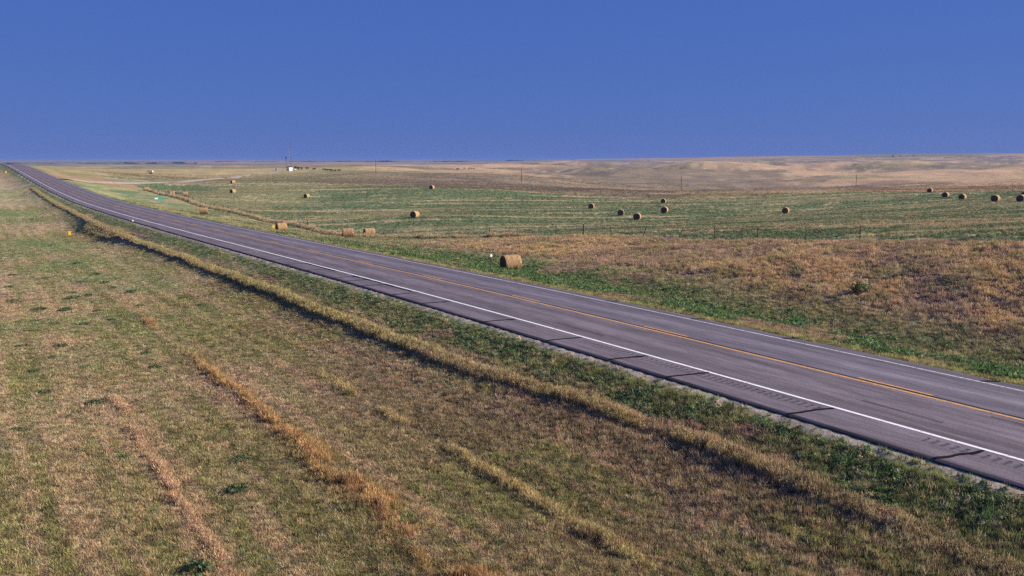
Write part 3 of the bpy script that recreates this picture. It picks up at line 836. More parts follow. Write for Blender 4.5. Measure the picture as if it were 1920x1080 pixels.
# ---------------------------------------------------------------- roadside posts and signs
def delineator(loc, label, facing, h=1.2):
    root = empty('delineator', loc, facing)
    tag(root, label, 'delineator', 'roadside delineator posts')
    mb = MB(); mb.box((0, 0, h / 2 - 0.2), (0.075, 0.03, h + 0.4)); mb.box((0, 0.022, h / 2 - 0.2), (0.028, 0.03, h + 0.36))
    mb.build('post', M_STEEL, root)
    mb = MB(); mb.tube([(0, -0.018, h - 0.02), (0, -0.034, h - 0.02)], 0.105, 16)
    mb.tube([(0, -0.034, h - 0.02), (0, -0.042, h - 0.02)], [0.085, 0.05], 16)
    mb.build('reflector', M_REFLECT, root)
    return root
gzp = lambda x, y: (x, y, float(ground_z(x, y)))
delineator(gzp(-1.66, 68.5), 'dark delineator post with white reflector, left of the nearest hay bale', 0.0, 1.22).rotation_euler = (0.02, 0.05, R(36))
delineator(gzp(-51.5, 123.2), 'thin delineator post with white reflector on the near shoulder side', R(31), 1.35)

def culvert_marker(loc, label, facing, k=1.0):
    root = empty('culvert_marker', loc, facing)
    tag(root, label, 'marker post', 'yellow roadside markers')
    mb = MB(); mb.box((0, 0.02, 0.45 * k), (0.06, 0.03, 1.4 * k)); mb.build('post', M_STEEL, root)
    mb = MB(); w, z0, z1 = 0.17 * k, 0.45 * k, 1.02 * k
    c_ = 0.03
    prof = [(-w + c_, z0), (w - c_, z0), (w, z0 + c_), (w, z1 - c_), (w - c_, z1), (-w + c_, z1), (-w, z1 - c_), (-w, z0 + c_)]
    vs = [(x, -0.004, z) for x, z in prof] + [(x, -0.010, z) for x, z in prof]
    n = len(prof)
    mb.add(vs, [tuple(range(n))[::-1], tuple(range(n, 2 * n))] + [(i, (i + 1) % n, n + (i + 1) % n, n + i) for i in range(n)])
    mb.build('plate', M_YPLATE, root)
    for z in (z0 + 0.1, z1 - 0.1):
        mb = MB(); mb.tube([(0, -0.010, z), (0, -0.016, z)], 0.018, 8); mb.build('bolt', M_GALV, root)
culvert_marker(gzp(-39.9, 151.7), 'yellow culvert marker across the highway, left of a hay bale', R(31), 1.0)
culvert_marker(gzp(-66.0, 135.1), 'yellow culvert marker standing in the near mown grass', R(31), 1.05)
culvert_marker(gzp(-211.5, 382.0), 'tiny yellow marker near the highway crest at the left edge', R(31), 1.5)

sx, sy = -98.4, 253.5
sg = empty('road_sign', gzp(sx, sy), R(31))
tag(sg, 'small green and white sign boards beyond the highway', 'sign')
for px_ in (-0.45, 0.45):
    mb = MB(); mb.box((px_, 0.05, 0.85), (0.08, 0.05, 2.3)); mb.build('post', M_GALV, sg)
mb = MB(); mb.box((0.33, 0, 1.45), (1.0, 0.03, 1.0)); mb.build('green_panel', M_GREENSIGN, sg)['label'] = 'square green sign panel'
mb = MB(); mb.box((-0.62, 0, 1.45), (0.80, 0.03, 0.42)); mb.build('white_panel', M_WHITE, sg)['label'] = 'narrow white sign panel'

# ---------------------------------------------------------------- utility poles
def utility_pole(x, y, h, label, yaw):
    root = empty('utility_pole', gzp(x, y), yaw)
    tag(root, label, 'utility pole', 'line of wooden utility poles')
    mb = MB(); mb.tube([(0, 0, -1), (0, 0, h * 0.5), (0, 0, h)], [0.21, 0.18, 0.14], 10); mb.build('pole', M_WOOD, root)
    mb = MB(); mb.box((0, 0.16, h - 0.55), (2.4, 0.11, 0.13)); mb.build('crossarm', M_WOOD, root)
    for q in (-1.05, -0.5, 0.5, 1.05):
        mb = MB(); mb.tube([(q, 0.16, h - 0.485), (q, 0.16, h - 0.40), (q, 0.16, h - 0.32)], [0.03, 0.06, 0.04], 8); mb.build('insulator', M_GALV, root)
utility_pole(-89.5, 601.3, 9.6, 'tallest-looking utility pole, right of the radio mast, breaking the skyline', R(80))
utility_pole(5.7, 546.2, 7.4, 'utility pole on the tan prairie, second from the left', R(80))
utility_pole(106.5, 574.0, 8.8, 'utility pole standing lowest in the tan hollow', R(80))
utility_pole(239.0, 633.6, 8.2, 'faint rightmost utility pole on the tan hillside', R(80))

# ---------------------------------------------------------------- radio mast site
mx_, my_ = -184.9, 765.8
mast = empty('radio_mast', gzp(mx_, my_)); tag(mast, 'tall thin lattice radio mast beside the white equipment shed', 'radio mast')
H = 20.5; w = 0.36
corners = [(w * math.cos(a_), w * math.sin(a_)) for a_ in (0.5, 0.5 + 2.094, 0.5 + 4.189)]
for cx, cy in corners:
    mb = MB(); mb.tube([(cx, cy, -0.3), (cx, cy, H)], 0.05, 6); mb.build('leg', M_MAST, mast)
mb = MB()
nb = 24
for q in range(nb):
    z0, z1 = H * q / nb, H * (q + 1) / nb
    for e in range(3):
        a_, b__ = corners[e], corners[(e + 1) % 3]
        if q % 2: a_, b__ = b__, a_
        mb.tube([(*a_, z0), (*b__, z1)], 0.028, 4)
mb.build('lattice_bracing', M_MAST, mast)
mb = MB(); mb.tube([(0, 0, H - 0.4), (0, 0, H + 3.4)], [0.10, 0.07], 8); mb.build('whip_antenna', M_STEEL, mast)
for a_ in (0.5, 0.5 + 2.094, 0.5 + 4.189):
    gx_, gy_ = mx_ + 14 * math.cos(a_), my_ + 14 * math.sin(a_)
    mb = MB(); mb.tube([(0.4 * math.cos(a_), 0.4 * math.sin(a_), H * 0.85), (14 * math.cos(a_), 14 * math.sin(a_), float(ground_z(gx_, gy_)) - mast.location.z)], 0.008, 4)
    mb.build('guy_wire', M_GALV, mast)

root = empty('antenna_pole', gzp(-189.3, 767.3)); tag(root, 'short dark antenna pole left of the radio mast', 'antenna pole')
mb = MB(); mb.tube([(0, 0, -0.6), (0, 0, 10.8)], [0.20, 0.14], 9); mb.build('pole', M_WOOD, root)
mb = MB(); mb.tube([(0, -0.35, 10.6), (0, 0.35, 10.6)], [0.65, 0.12], 14); mb.build('dish', M_STEEL, root)
mb = MB(); mb.box((0, 0, 8.6), (1.9, 0.12, 0.14)); mb.build('crossarm', M_WOOD, root)

shed = empty('equipment_shed', gzp(-184.4, 758.5), R(-38)); tag(shed, 'small white equipment shed at the foot of the radio mast', 'shed')
mb = MB(); mb.box((0, 0, 1.35), (3.0, 3.6, 3.0)); mb.build('wall', M_WHITE, shed)
mb = MB(); mb.add([(-1.7, -2.0, 2.85), (1.7, -2.0, 2.85), (1.7, 2.0, 2.85), (-1.7, 2.0, 2.85), (0, -2.0, 3.7), (0, 2.0, 3.7)],
                  [(0, 1, 2, 3)[::-1], (0, 1, 4), (2, 3, 5), (1, 2, 5, 4), (3, 0, 4, 5)]); mb.build('roof', M_SHEDROOF, shed)
mb = MB(); mb.box((0.3, -1.82, 1.0), (0.95, 0.06, 2.1)); d_ = mb.build('door', M_SHEDROOF, shed)
mb = MB(); mb.box((0.65, -1.87, 1.0), (0.05, 0.05, 0.18)); mb.build('handle', M_GALV, d_)

tank = empty('propane_tank', gzp(-180.1, 756.5), R(8)); tag(tank, 'low white tank right of the equipment shed', 'tank')
mb = MB(); mb.tube([(-1.65, 0, 1.0), (-1.55, 0, 1.0), (-1.35, 0, 1.0), (1.35, 0, 1.0), (1.55, 0, 1.0), (1.65, 0, 1.0)], [0.12, 0.38, 0.55, 0.55, 0.38, 0.12], 16); mb.build('vessel', M_WHITE, tank, smooth=True)
for q in (-0.9, 0.9):
    mb = MB(); mb.box((q, 0, 0.2), (0.18, 0.8, 0.65)); mb.build('saddle', M_GALV, tank)
mb = MB(); mb.tube([(0, 0, 1.5), (0, 0, 1.75)], 0.17, 10); mb.build('valve_dome', M_WHITE, tank)

cab = empty('utility_cabinet', gzp(-195.0, 757.0), R(-20)); tag(cab, 'pale utility cabinet left of the antenna pole', 'cabinet')
mb = MB(); mb.box((0, 0, 0.9), (1.6, 0.9, 2.0)); mb.build('box', M_GALV, cab)
mb = MB(); mb.box((0, 0, 1.95), (1.75, 1.05, 0.09)); mb.build('lid', M_GALV, cab)
mb = MB(); mb.box((0.0, -0.47, 0.95), (1.3, 0.03, 1.6)); d_ = mb.build('door', M_WHITE, cab)
mb = MB(); mb.box((0.5, -0.50, 0.95), (0.04, 0.04, 0.2)); mb.build('handle', M_SHEDROOF, d_)

tr = empty('stock_trailer', gzp(-256.8, 648.9), R(4)); tag(tr, 'long white trailer standing far off on the olive prairie', 'trailer')
mb = MB(); mb.box((0, 0, 1.75), (3.6, 1.9, 1.1)); mb.build('body', M_WHITE, tr)
mb = MB(); mb.box((0, 0, 1.12), (3.8, 1.7, 0.14)); mb.tube([(-1.9, 0, 1.08), (-3.2, 0, 0.75)], 0.07, 6); mb.build('frame', M_STEEL, tr)
for q in (-0.3, 0.75):
    for sd in (-1, 1):
        mb = MB(); mb.tube([(q, sd * 0.85, 0.42), (q, sd * 1.05, 0.42)], 0.42, 16); mb.build('wheel', M_DARK, tr)
mb = MB(); mb.box((-3.1, 0, 0.33), (0.1, 0.1, 0.85)); mb.build('jack_stand', M_STEEL, tr)

# ---------------------------------------------------------------- cattle
def cow_mesh():
    V = [(-0.85, 0, 1.22), (-0.35, 0, 1.18), (0.30, 0, 1.18), (0.72, 0, 1.25), (1.05, 0, 1.38), (1.32, 0, 1.42), (1.62, 0, 1.22),
         (-0.80, 0.24, 0.85), (-0.92, 0.25, 0.50), (-0.88, 0.25, 0.02), (-0.80, -0.24, 0.85), (-0.76, -0.25, 0.50), (-0.74, -0.25, 0.02),
         (0.66, 0.22, 0.80), (0.70, 0.23, 0.45), (0.68, 0.23, 0.02), (0.66, -0.22, 0.80), (0.58, -0.23, 0.45), (0.56, -0.23, 0.02),
         (-1.02, 0, 1.25), (-1.12, 0, 0.95), (-1.10, 0, 0.45), (1.28, 0.20, 1.50), (1.28, -0.20, 1.50)]
    E = [(0, 1), (1, 2), (2, 3), (3, 4), (4, 5), (5, 6), (0, 7), (7, 8), (8, 9), (0, 10), (10, 11), (11, 12), (3, 13), (13, 14), (14, 15), (3, 16), (16, 17), (17, 18), (0, 19), (19, 20), (20, 21), (5, 22), (5, 23)]
    rad_ = {0: (0.33, 0.33), 1: (0.36, 0.42), 2: (0.36, 0.44), 3: (0.30, 0.40), 4: (0.19, 0.24), 5: (0.15, 0.17), 6: (0.10, 0.10), 7: (0.17, 0.17), 10: (0.17, 0.17), 13: (0.14, 0.14), 16: (0.14, 0.14)}
    me = bpy.data.meshes.new('cow_cage'); me.from_pydata(V, E, [])
    o = bpy.data.objects.new('cow_cage', me); COL.objects.link(o)
    m = o.modifiers.new('skin', 'SKIN'); m.use_smooth_shade = True
    for k, sv in enumerate(me.skin_vertices[0].data):
        sv.radius = rad_.get(k, (0.07, 0.07) if k < 19 else (0.035, 0.035))
        sv.use_root = (k == 1)
    sub = o.modifiers.new('sub', 'SUBSURF'); sub.levels = 1; sub.render_levels = 1
    dg = bpy.context.evaluated_depsgraph_get()
    out = bpy.data.meshes.new_from_object(o.evaluated_get(dg))
    bpy.data.objects.remove(o)
    out.name = 'cow'
    out.materials.clear(); out.materials.append(M_COW)
    return out
cow_me = cow_mesh()
COWS = [(-170.3, 760.3, 'black cow grazing alone, first right of the white tank'), (-163.5, 755.4, 'black cow grazing alone, second right of the white tank'),
        (-154.5, 750.2, 'small black cow at the left end of the grazing row'),
        (-149.6, 738.1, None), (-146.8, 737.3, None), (-144.0, 730.7, None), (-141.2, 729.7, None), (-138.2, 730.7, None),
        (-51.3, 862.4, 'single black cow left of the small far herd on the tan rise'),
        (-58.6, 1129.3, None), (-53.2, 1133.9, None), (-50.4, 1135.2, None), (-47.4, 1136.6, None)]
cr_ = random.Random(5)
for k, (x, y, lab) in enumerate(COWS):
    o = obj('cow', cow_me, None, (x, y, float(ground_z(x, y)) - 0.02), (0, 0, cr_.choice((0.0, math.pi)) + cr_.uniform(-0.5, 0.5)))
    o.scale = (1.15,) * 3
    grp = 'cattle near the radio mast' if k < 8 else 'cattle on the far rise'
    tag(o, lab or ('black cow in the tight grazing row right of the mast' if k < 8 else 'black cow in the small far herd on the tan rise'), 'cow', grp)

# ---------------------------------------------------------------- leafy plants
def leaf_cloud(name, n, ctr, rx, rz, size, mat, seed, hollow=0.3):
    g_ = np.random.default_rng(seed)
    v = g_.normal(size=(n, 3)); v /= np.linalg.norm(v, axis=1)[:, None]
    rr = (hollow + (1 - hollow) * g_.random(n)) ** 0.6
    lump = 0.75 + 0.5 * fbm(v[:, 0] * 1.7 + 10, v[:, 1] * 1.7 + v[:, 2] * 1.3 + 10, seed, 3)
    P = v * (rr * lump)[:, None] * np.array([rx, rx, rz]) + np.array(ctr)
    a = g_.normal(size=(n, 3)); a /= np.linalg.norm(a, axis=1)[:, None]
    b = np.cross(a, g_.normal(size=(n, 3))); b /= np.linalg.norm(b, axis=1)[:, None]
    sz = size * g_.uniform(0.6, 1.3, n)[:, None]
    V = np.stack([P - a * sz, P + b * sz * 0.45, P + a * sz, P - b * sz * 0.45], 1).reshape(-1, 3)
    V[:, 2] = np.maximum(V[:, 2], 0.005)
    me = grid_free(name, V, n, 4, mat)
    sh = np.repeat(g_.uniform(0.7, 1.35, n), 4)
    set_col(me, 'shade', np.repeat(sh[:, None], 3, 1))
    return me

def grid_free(name, V, n, k, mat):
    me = bpy.data.meshes.new(name)
    me.vertices.add(n * k); me.vertices.foreach_set('co', np.ascontiguousarray(V, np.float32).ravel())
    me.loops.add(n * k); me.loops.foreach_set('vertex_index', np.arange(n * k, dtype=np.int32))
    me.polygons.add(n); me.polygons.foreach_set('loop_start', (np.arange(n) * k).astype(np.int32))
    me.materials.append(mat); me.update(calc_edges=True); me.validate()
    return me

weed_mes = [leaf_cloud('weed_clump', 150, (0, 0, 0.12), 0.42, 0.18, 0.085, M_WEED, 300 + k) for k in range(3)]
WEEDS = [(-19.8, 37.3), (-16.9, 35.7), (-22.3, 41.4), (-17.9, 31.8), (-12.8, 28.8), (-20.3, 42.1), (-18.8, 45.7), (-23.0, 44.6), (-26.2, 47.4), (-24.1, 47.5),
         (-17.0, 42.2), (-8.9, 28.7), (-8.2, 25.8), (-7.5, 20.4), (-40.8, 78.5), (-36.1, 75.4), (-37.4, 80.8), (-28.9, 68.2), (-31.7, 71.3), (-33.8, 74.5),
         (-25.5, 61.5), (-23.8, 64.9), (-21.1, 60.9), (-29.8, 59.6), (-27.5, 59.4), (-35.5, 63.7), (-33.6, 68.7), (-32.2, 65.8), (-31.8, 67.2), (-25.0, 55.7),
         (-26.0, 54.4), (-44.0, 91.3), (-44.6, 80.4), (-40.5, 72.2), (-31.8, 60.2), (-19.9, 47.4)]
WL = {1: 'dark green weed clump left of the pale trampled track, the larger of two', 0: 'dark green weed clump left of the pale trampled track, the smaller of two',
      12: 'bright green weed clump alone right of the pale trampled track', 13: 'bright green leafy weed at the bottom picture edge',
      21: 'pale green weed patch beside the unmown strip, left of two', 22: 'flat green weed patch beside the unmown strip, right of two',
      31: 'green weed clump farthest up the verge, nearest the yellow culvert marker', 11: 'small green weed clump just beyond the bright green one',
      4: 'ragged green weed clump close left of the pale trampled track', 3: 'small green weed clump nearest the lower left picture edge'}
wr_ = random.Random(9)
for k, (x, y) in enumerate(WEEDS):
    o = obj('weed_clump', weed_mes[k % 3], None, gzp(x, y), (0, 0, wr_.uniform(0, 6)))
    sc = {12: 0.8, 13: 0.9, 1: 0.95, 0: 0.8, 4: 0.75, 3: 0.6}.get(k, wr_.uniform(0.8, 1.25) if y > 50 else wr_.uniform(0.6, 0.9))
    o.scale = (sc, sc, sc * (1.0 if k in (12, 13) else 0.6))
    tag(o, WL.get(k, 'low green weed clump scattered over the left mown verge'), 'weed', 'weed clumps in the mown verge')
o = obj('weed_bush', leaf_cloud('weed_bush', 320, (0, 0, 0.30), 0.62, 0.42, 0.10, M_WEED, 350), None, gzp(22.1, 56.9))
tag(o, 'rounded green weed bush at the foot of the brown bank', 'bush')

def tree(x, y, h, label, group, name='tree', seed=1):
    root = empty(name, gzp(x, y)); tag(root, label, 'tree' if name == 'tree' else 'shrub', group)
    mb = MB(); mb.tube([(0, 0, -0.3), (0.05, 0, h * 0.3), (0, 0.1, h * 0.75)], [h * 0.045, h * 0.03, h * 0.012], 7)
    mb.tube([(0.05, 0, h * 0.3), (h * 0.22, 0.05, h * 0.6)], [h * 0.02, h * 0.008], 6)
    mb.tube([(0.04, 0, h * 0.25), (-h * 0.2, h * 0.1, h * 0.55)], [h * 0.02, h * 0.008], 6)
    mb.build('trunk', M_BARK, root)
    obj('crown', leaf_cloud('crown', 420, (0, 0, h * 0.56), h * 0.48, h * 0.44, h * 0.085, M_TREE, seed), root)
for k, (x, y, h, lab) in enumerate([(1332.9, 3206.7, 6.5, 'leftmost and tallest of the dark trees on the right ridge'), (1346, 3180, 4.5, 'second dark tree from the left on the right ridge'),
                                    (1364, 3165, 4.0, 'third dark tree from the left on the right ridge'), (1390, 3172, 5.0, 'rightmost dark tree of the row on the right ridge')]):
    tree(x, y, h, lab, 'trees on the right ridge', 'tree', 401 + k)
for k, (x, y, h, lab) in enumerate([(-182.2, 769.6, 3.0, 'dark shrub touching the equipment shed on its right'), (-179.4, 768.1, 2.5, 'dark shrub in the middle of the row right of the shed'), (-176.4, 766.3, 2.0, 'lowest dark shrub at the right end of the row by the shed')]):
    tree(x, y, h, lab, 'shrub row by the equipment shed', 'shrub', 421 + k)

# far woodland that reads as one dark line
def woodland(seed, bearing0, bearing1, dist, h):
    n = 220
    b = np.linspace(R(bearing0), R(bearing1), n)
    dd = dist + 500 * (fbm(b * 40, b * 0, seed, 3) - 0.5)
    hh = h * np.clip(1.8 * (fbm(b * 60, b * 0 + 4, seed + 1, 4) - 0.30), 0.05, 1.2) * (0.7 + 0.6 * fbm(b * 900, b * 0, seed + 2, 2))
    rows = []
    for off, k in ((-60, 0.0), (-55, 0.75), (-20, 1.0), (40, 0.95), (70, 0.7), (75, 0.0)):
        x = (dd + off) * np.sin(b); y = (dd + off) * np.cos(b)
        rows.append(np.stack([x, y, ground_z(x, y) + hh * k - (1.0 if k == 0 else 0)], 1))
    return np.vstack(rows), 6, n
for seed, b0, b1, dist, h, lab in ((501, -32, -19, 5200, 15, 'dark blue line of far woodland on the left horizon'), (511, -19, 4, 6800, 15, 'thin blue line of far woodland along the middle horizon')):
    V, nr_, nc_ = woodland(seed, b0, b1, dist, h)
    o = obj('far_woodland', grid_mesh('far_woodland', V, nr_, nc_, M_WOODS, False)); tag(o, lab, 'woodland', kind='stuff')

# ---------------------------------------------------------------- grass
def blade_mesh(name, kind, seed):
    g_ = np.random.default_rng(seed)
    V = []; Sd = []; F = []
    def tri(a, b, c, s0, s1):
        i = len(V); V.extend([a, b, c]); Sd.extend([s0, s0, s1]); F.append((i, i + 1, i + 2))
    def quad(a, b, c, d, s0, s1):
        i = len(V); V.extend([a, b, c, d]); Sd.extend([s0, s0, s1, s1]); F.append((i, i + 1, i + 2, i + 3))
    if kind == 'mown':
        for k in range(18):
            r = math.sqrt(g_.random()); a = g_.random() * 6.283; p = np.array([r * math.cos(a), r * math.sin(a), -0.05])
            t = g_.random() * 6.283; w = g_.uniform(0.06, 0.12); h = g_.uniform(0.4, 1.0); l = g_.uniform(0.1, 1.0); la = g_.random() * 6.283
            e = np.array([math.cos(t), math.sin(t), 0]) * w
            sh = g_.uniform(0.65, 1.3)
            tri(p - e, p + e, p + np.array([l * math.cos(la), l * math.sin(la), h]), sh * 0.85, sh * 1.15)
    elif kind == 'tall':
        for k in range(30):
            r = 0.8 * math.sqrt(g_.random()); a = g_.random() * 6.283; p = np.array([r * math.cos(a), r * math.sin(a), -0.05])
            t = g_.random() * 6.283; w = g_.uniform(0.022, 0.045); h = g_.uniform(0.5, 1.0); l = g_.uniform(0.1, 0.55); la = g_.random() * 6.283
            e = np.array([math.cos(t), math.sin(t), 0]) * w; ld = np.array([math.cos(la), math.sin(la), 0]) * l
            sh = g_.uniform(0.65, 1.25)
            m1 = p + ld * 0.35 + np.array([0, 0, 0.6 * h])
            tip = p + ld + np.array([0, 0, h])
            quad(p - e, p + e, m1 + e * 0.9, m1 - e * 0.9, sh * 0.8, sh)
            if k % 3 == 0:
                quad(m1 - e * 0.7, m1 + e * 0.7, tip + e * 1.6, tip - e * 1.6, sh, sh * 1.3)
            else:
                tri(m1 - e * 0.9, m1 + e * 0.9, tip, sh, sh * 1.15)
    else:
        for k in range(40):
            v = g_.normal(size=3); v[2] = abs(v[2]); v /= np.linalg.norm(v)
            p = v * (0.35 + 0.65 * g_.random()) * np.array([1, 1, 0.95])
            a = g_.normal(size=3); a /= np.linalg.norm(a); b = np.cross(a, v); b /= max(np.linalg.norm(b), 1e-6)
            s_ = g_.uniform(0.14, 0.30); sh = g_.uniform(0.6, 1.35)
            quad(p - a * s_, p + b * s_ * 0.5, p + a * s_, p - b * s_ * 0.5, sh, sh)
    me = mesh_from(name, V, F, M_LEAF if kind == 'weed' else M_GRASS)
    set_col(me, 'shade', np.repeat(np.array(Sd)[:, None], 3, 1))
    return me

tufts = bpy.data.collections.new('grass_tufts')          # prototypes only, never linked into the scene
for i_, kind in enumerate(('mown', 'mown', 'mown', 'tall', 'tall', 'tall', 'weed', 'weed', 'weed')):
    tufts.objects.link(bpy.data.objects.new('tuft_%d' % i_, blade_mesh('tuft_%d' % i_, kind, 600 + i_)))
MOWN, TALL, WEED = 0, 3, 6

def scatter_group():
    ng = bpy.data.node_groups.new('scatter_tufts', 'GeometryNodeTree')
    ng.interface.new_socket('Geometry', in_out='INPUT', socket_type='NodeSocketGeometry')
    ng.interface.new_socket('Geometry', in_out='OUTPUT', socket_type='NodeSocketGeometry')
    n = ng.nodes; l = ng.links
    gi = n.new('NodeGroupInput'); go = n.new('NodeGroupOutput')
    ci = n.new('GeometryNodeCollectionInfo'); ci.inputs['Collection'].default_value = tufts
    ci.inputs['Separate Children'].default_value = True; ci.inputs['Reset Children'].default_value = True
    ip = n.new('GeometryNodeInstanceOnPoints'); ip.inputs['Pick Instance'].default_value = True
    def attr(name, t):
        a = n.new('GeometryNodeInputNamedAttribute'); a.data_type = t; a.inputs['Name'].default_value = name
        return a.outputs['Attribute']
    l.new(gi.outputs[0], ip.inputs['Points']); l.new(ci.outputs[0], ip.inputs['Instance'])
    l.new(attr('kind_index', 'INT'), ip.inputs['Instance Index'])
    l.new(attr('turn', 'FLOAT_VECTOR'), ip.inputs['Rotation'])
    l.new(attr('size', 'FLOAT_VECTOR'), ip.inputs['Scale'])
    l.new(ip.outputs[0], go.inputs[0])
    return ng
SCATTER = scatter_group()

def stuff(name, label, cat, x, y, kind, width, height, tint, dz=0.0, tilt=0.12):
    n = len(x)
    me = bpy.data.meshes.new(name)
    z = ground_z(x, y) + dz
    me.vertices.add(n); me.vertices.foreach_set('co', np.stack([x, y, z], 1).astype(np.float32).ravel())
    a = me.attributes.new('kind_index', 'INT', 'POINT'); a.data.foreach_set('value', (np.asarray(kind) + rng.integers(0, 3, n)).astype(np.int32))
    a = me.attributes.new('turn', 'FLOAT_VECTOR', 'POINT')
    a.data.foreach_set('vector', np.stack([rng.normal(0, tilt, n), rng.normal(0, tilt, n), rng.uniform(0, 6.283, n)], 1).astype(np.float32).ravel())
    a = me.attributes.new('size', 'FLOAT_VECTOR', 'POINT')
    w = np.broadcast_to(width, n); h = np.broadcast_to(height, n)
    a.data.foreach_set('vector', np.stack([w, w, h], 1).astype(np.float32).ravel())
    set_col(me, 'tint', np.clip(tint * 1.1, 0, 0.9))
    o = obj(name, me)
    m = o.modifiers.new('scatter', 'NODES'); m.node_group = SCATTER
    tag(o, label, cat, kind='stuff')
    return o

def polar_points(n, r0, r1, g, half=37.0, seed=0):
    q = np.random.default_rng(seed)
    t = q.random(n)
    e = 2.0 - g
    r = (r0 ** e + t * (r1 ** e - r0 ** e)) ** (1 / e)
    b = np.radians(q.uniform(-half, half, n))
    return r * np.sin(b), r * np.cos(b)

def jitter(c, k=0.22, hue=0.07):
    n = len(c)
    return c * (1 + rng.normal(0, k, (n, 1))) * (1 + rng.normal(0, hue, (n, 3)))

# low growth everywhere near: mown verges, foreslopes, ditch
for (r0, r1, n, g, sd) in ((14, 75, 210000, 1.45, 1), (75, 240, 120000, 1.5, 2)):
    x, y = polar_points(n, r0, r1, g, seed=sd)
    s, u, d, Z, c, (big, mid, sml) = zone_colour(x, y)
    keep = ((u < -5.75) | ((u > 4.6) & (u < 33.5))) & (Z['bank'] < 0.5) & (np.hypot(x, y) > 13)
    keep &= ~((u > -6.15) & (u < 0) & (rng.random(n) < 0.8))
    x, y, s, u, d, c, mid, sml = (v[keep] for v in (x, y, s, u, d, c, mid, sml))
    m = len(x)
    rough = sstep(48, 20, s) * sstep(-16, -9, u) * (u < 0)                 # coarser growth low in the near ditch
    h = (0.075 + 0.05 * mid + 0.10 * rough * rng.random(m)) * rng.uniform(0.6, 1.35, m) * np.where(u > 0, 1.5, 1.0)
    green = (c[:, 1] > c[:, 0] * 1.12)
    weedy = green & (rng.random(m) < np.where((u > -9) & (u < 16), 0.55, 0.12))
    h = np.where(weedy, h * 1.0 + 0.01, h)
    w = 0.115 * (d / 26.0) ** 0.45 * rng.uniform(0.7, 1.4, m)
    dead = rng.random(m) < 0.16
    c = np.where(dead[:, None], C['straw'] * 0.85, c)
    clump = fbm(x / 0.24, y / 0.24, 171, 3)
    c = c * (0.74 + 0.60 * sstep(0.34, 0.64, clump))[:, None]
    h = h * (0.7 + 0.7 * clump)
    stuff('mown_grass' if sd == 1 else 'verge_grass', 'short brown and olive mown grass covering the near verges' if sd == 1 else 'short grass on the verges farther along the highway', 'grass',
          x, y, np.where(weedy, WEED, MOWN), w, h, jitter(c), 0.0)

# standing grass: unmown strip, swath edges, fence line
def along(n, s0, s1, u0, u1, seed, power=1.0):
    q = np.random.default_rng(seed)
    s = s0 + (s1 - s0) * q.random(n) ** power
    u = q.uniform(u0, u1, n)
    x, y = to_xy(s, u)
    return x, y
xs, ys, hs, ts, ws = [], [], [], [], []
for key, n, s0, s1, u0, u1, hh, pw in (('strip', 90000, 2, 320, -10.6, -7.2, 0.38, 1.8), ('strip', 6000, 126, 170, -15, -8, 0.22, 1.0), ('line2', 30000, 4, 62, -15.4, -12.6, 0.30, 1.0), ('line3', 22000, 8, 64, -19.8, -16.2, 0.34, 1.0),
                                       ('line4', 16000, 6, 48, -24, -21.4, 0.22, 1.0), ('fence', 30000, 92, 345, 28, 34.5, 0.75, 1.3)):
    x, y = along(n, s0, s1, u0, u1, n, pw)
    s, u, d, Z, c, nz = zone_colour(x, y)
    keep = rng.random(n) < Z[key] ** 1.2 * (1.0 if key in ('strip', 'fence') else 0.35 + 0.65 * sstep(0.42, 0.58, fbm(x / 0.8, y / 0.8, 174, 2)))
    x, y, s, d, c, z_ = x[keep], y[keep], s[keep], d[keep], c[keep], Z[key][keep]
    m = len(x)
    xs.append(x); ys.append(y)
    lumps = 0.55 + 0.9 * fbm(s / 2.2, s * 0 + n, 151, 3)
    hs.append(hh * lumps * rng.uniform(0.6, 1.2, m) * (0.55 + 0.45 * z_) * (np.interp(s, [0, 26, 38, 130, 175, 320], [0.9, 0.9, 1.0, 1.0, 0.7, 0.6]) if key == 'strip' else 1.0))
    ws.append(0.17 * np.maximum(d / 30.0, 0.8) ** 0.45 * rng.uniform(0.7, 1.3, m))
    ts.append(jitter(c, 0.2, 0.06))
stuff('standing_grass', 'taller golden grass left standing in strips between the mower passes', 'grass', np.concatenate(xs), np.concatenate(ys), TALL, np.concatenate(ws), np.concatenate(hs), np.concatenate(ts))

# coarser standing blades low in the near ditch
x, y = polar_points(42000, 13, 62, 1.3, seed=12)
s, u, d, Z, c, (big, mid, sml) = zone_colour(x, y)
keep = (u < -6.4) & (u > -17) & (s < 46) & (Z['line2'] + Z['strip'] < 0.15) & (rng.random(len(x)) < sstep(46, 26, s) * sstep(-17, -12.5, u) * sstep(0.40, 0.58, fbm(x / 1.6, y / 1.6, 173, 3)))
x, y, s, d, c = (v[keep] for v in (x, y, s, d, c))
m = len(x)
pick = rng.random(m)
c = np.where((pick < 0.3)[:, None], C['straw'] * 0.95, np.where((pick < 0.45)[:, None], C['olive'] * 1.1, c))
stuff('coarse_grass', 'coarser half-cut grass low in the near ditch', 'grass', x, y, TALL, 0.12 * rng.uniform(0.7, 1.4, m), 0.14 * rng.uniform(0.5, 1.5, m), jitter(c, 0.2, 0.07))

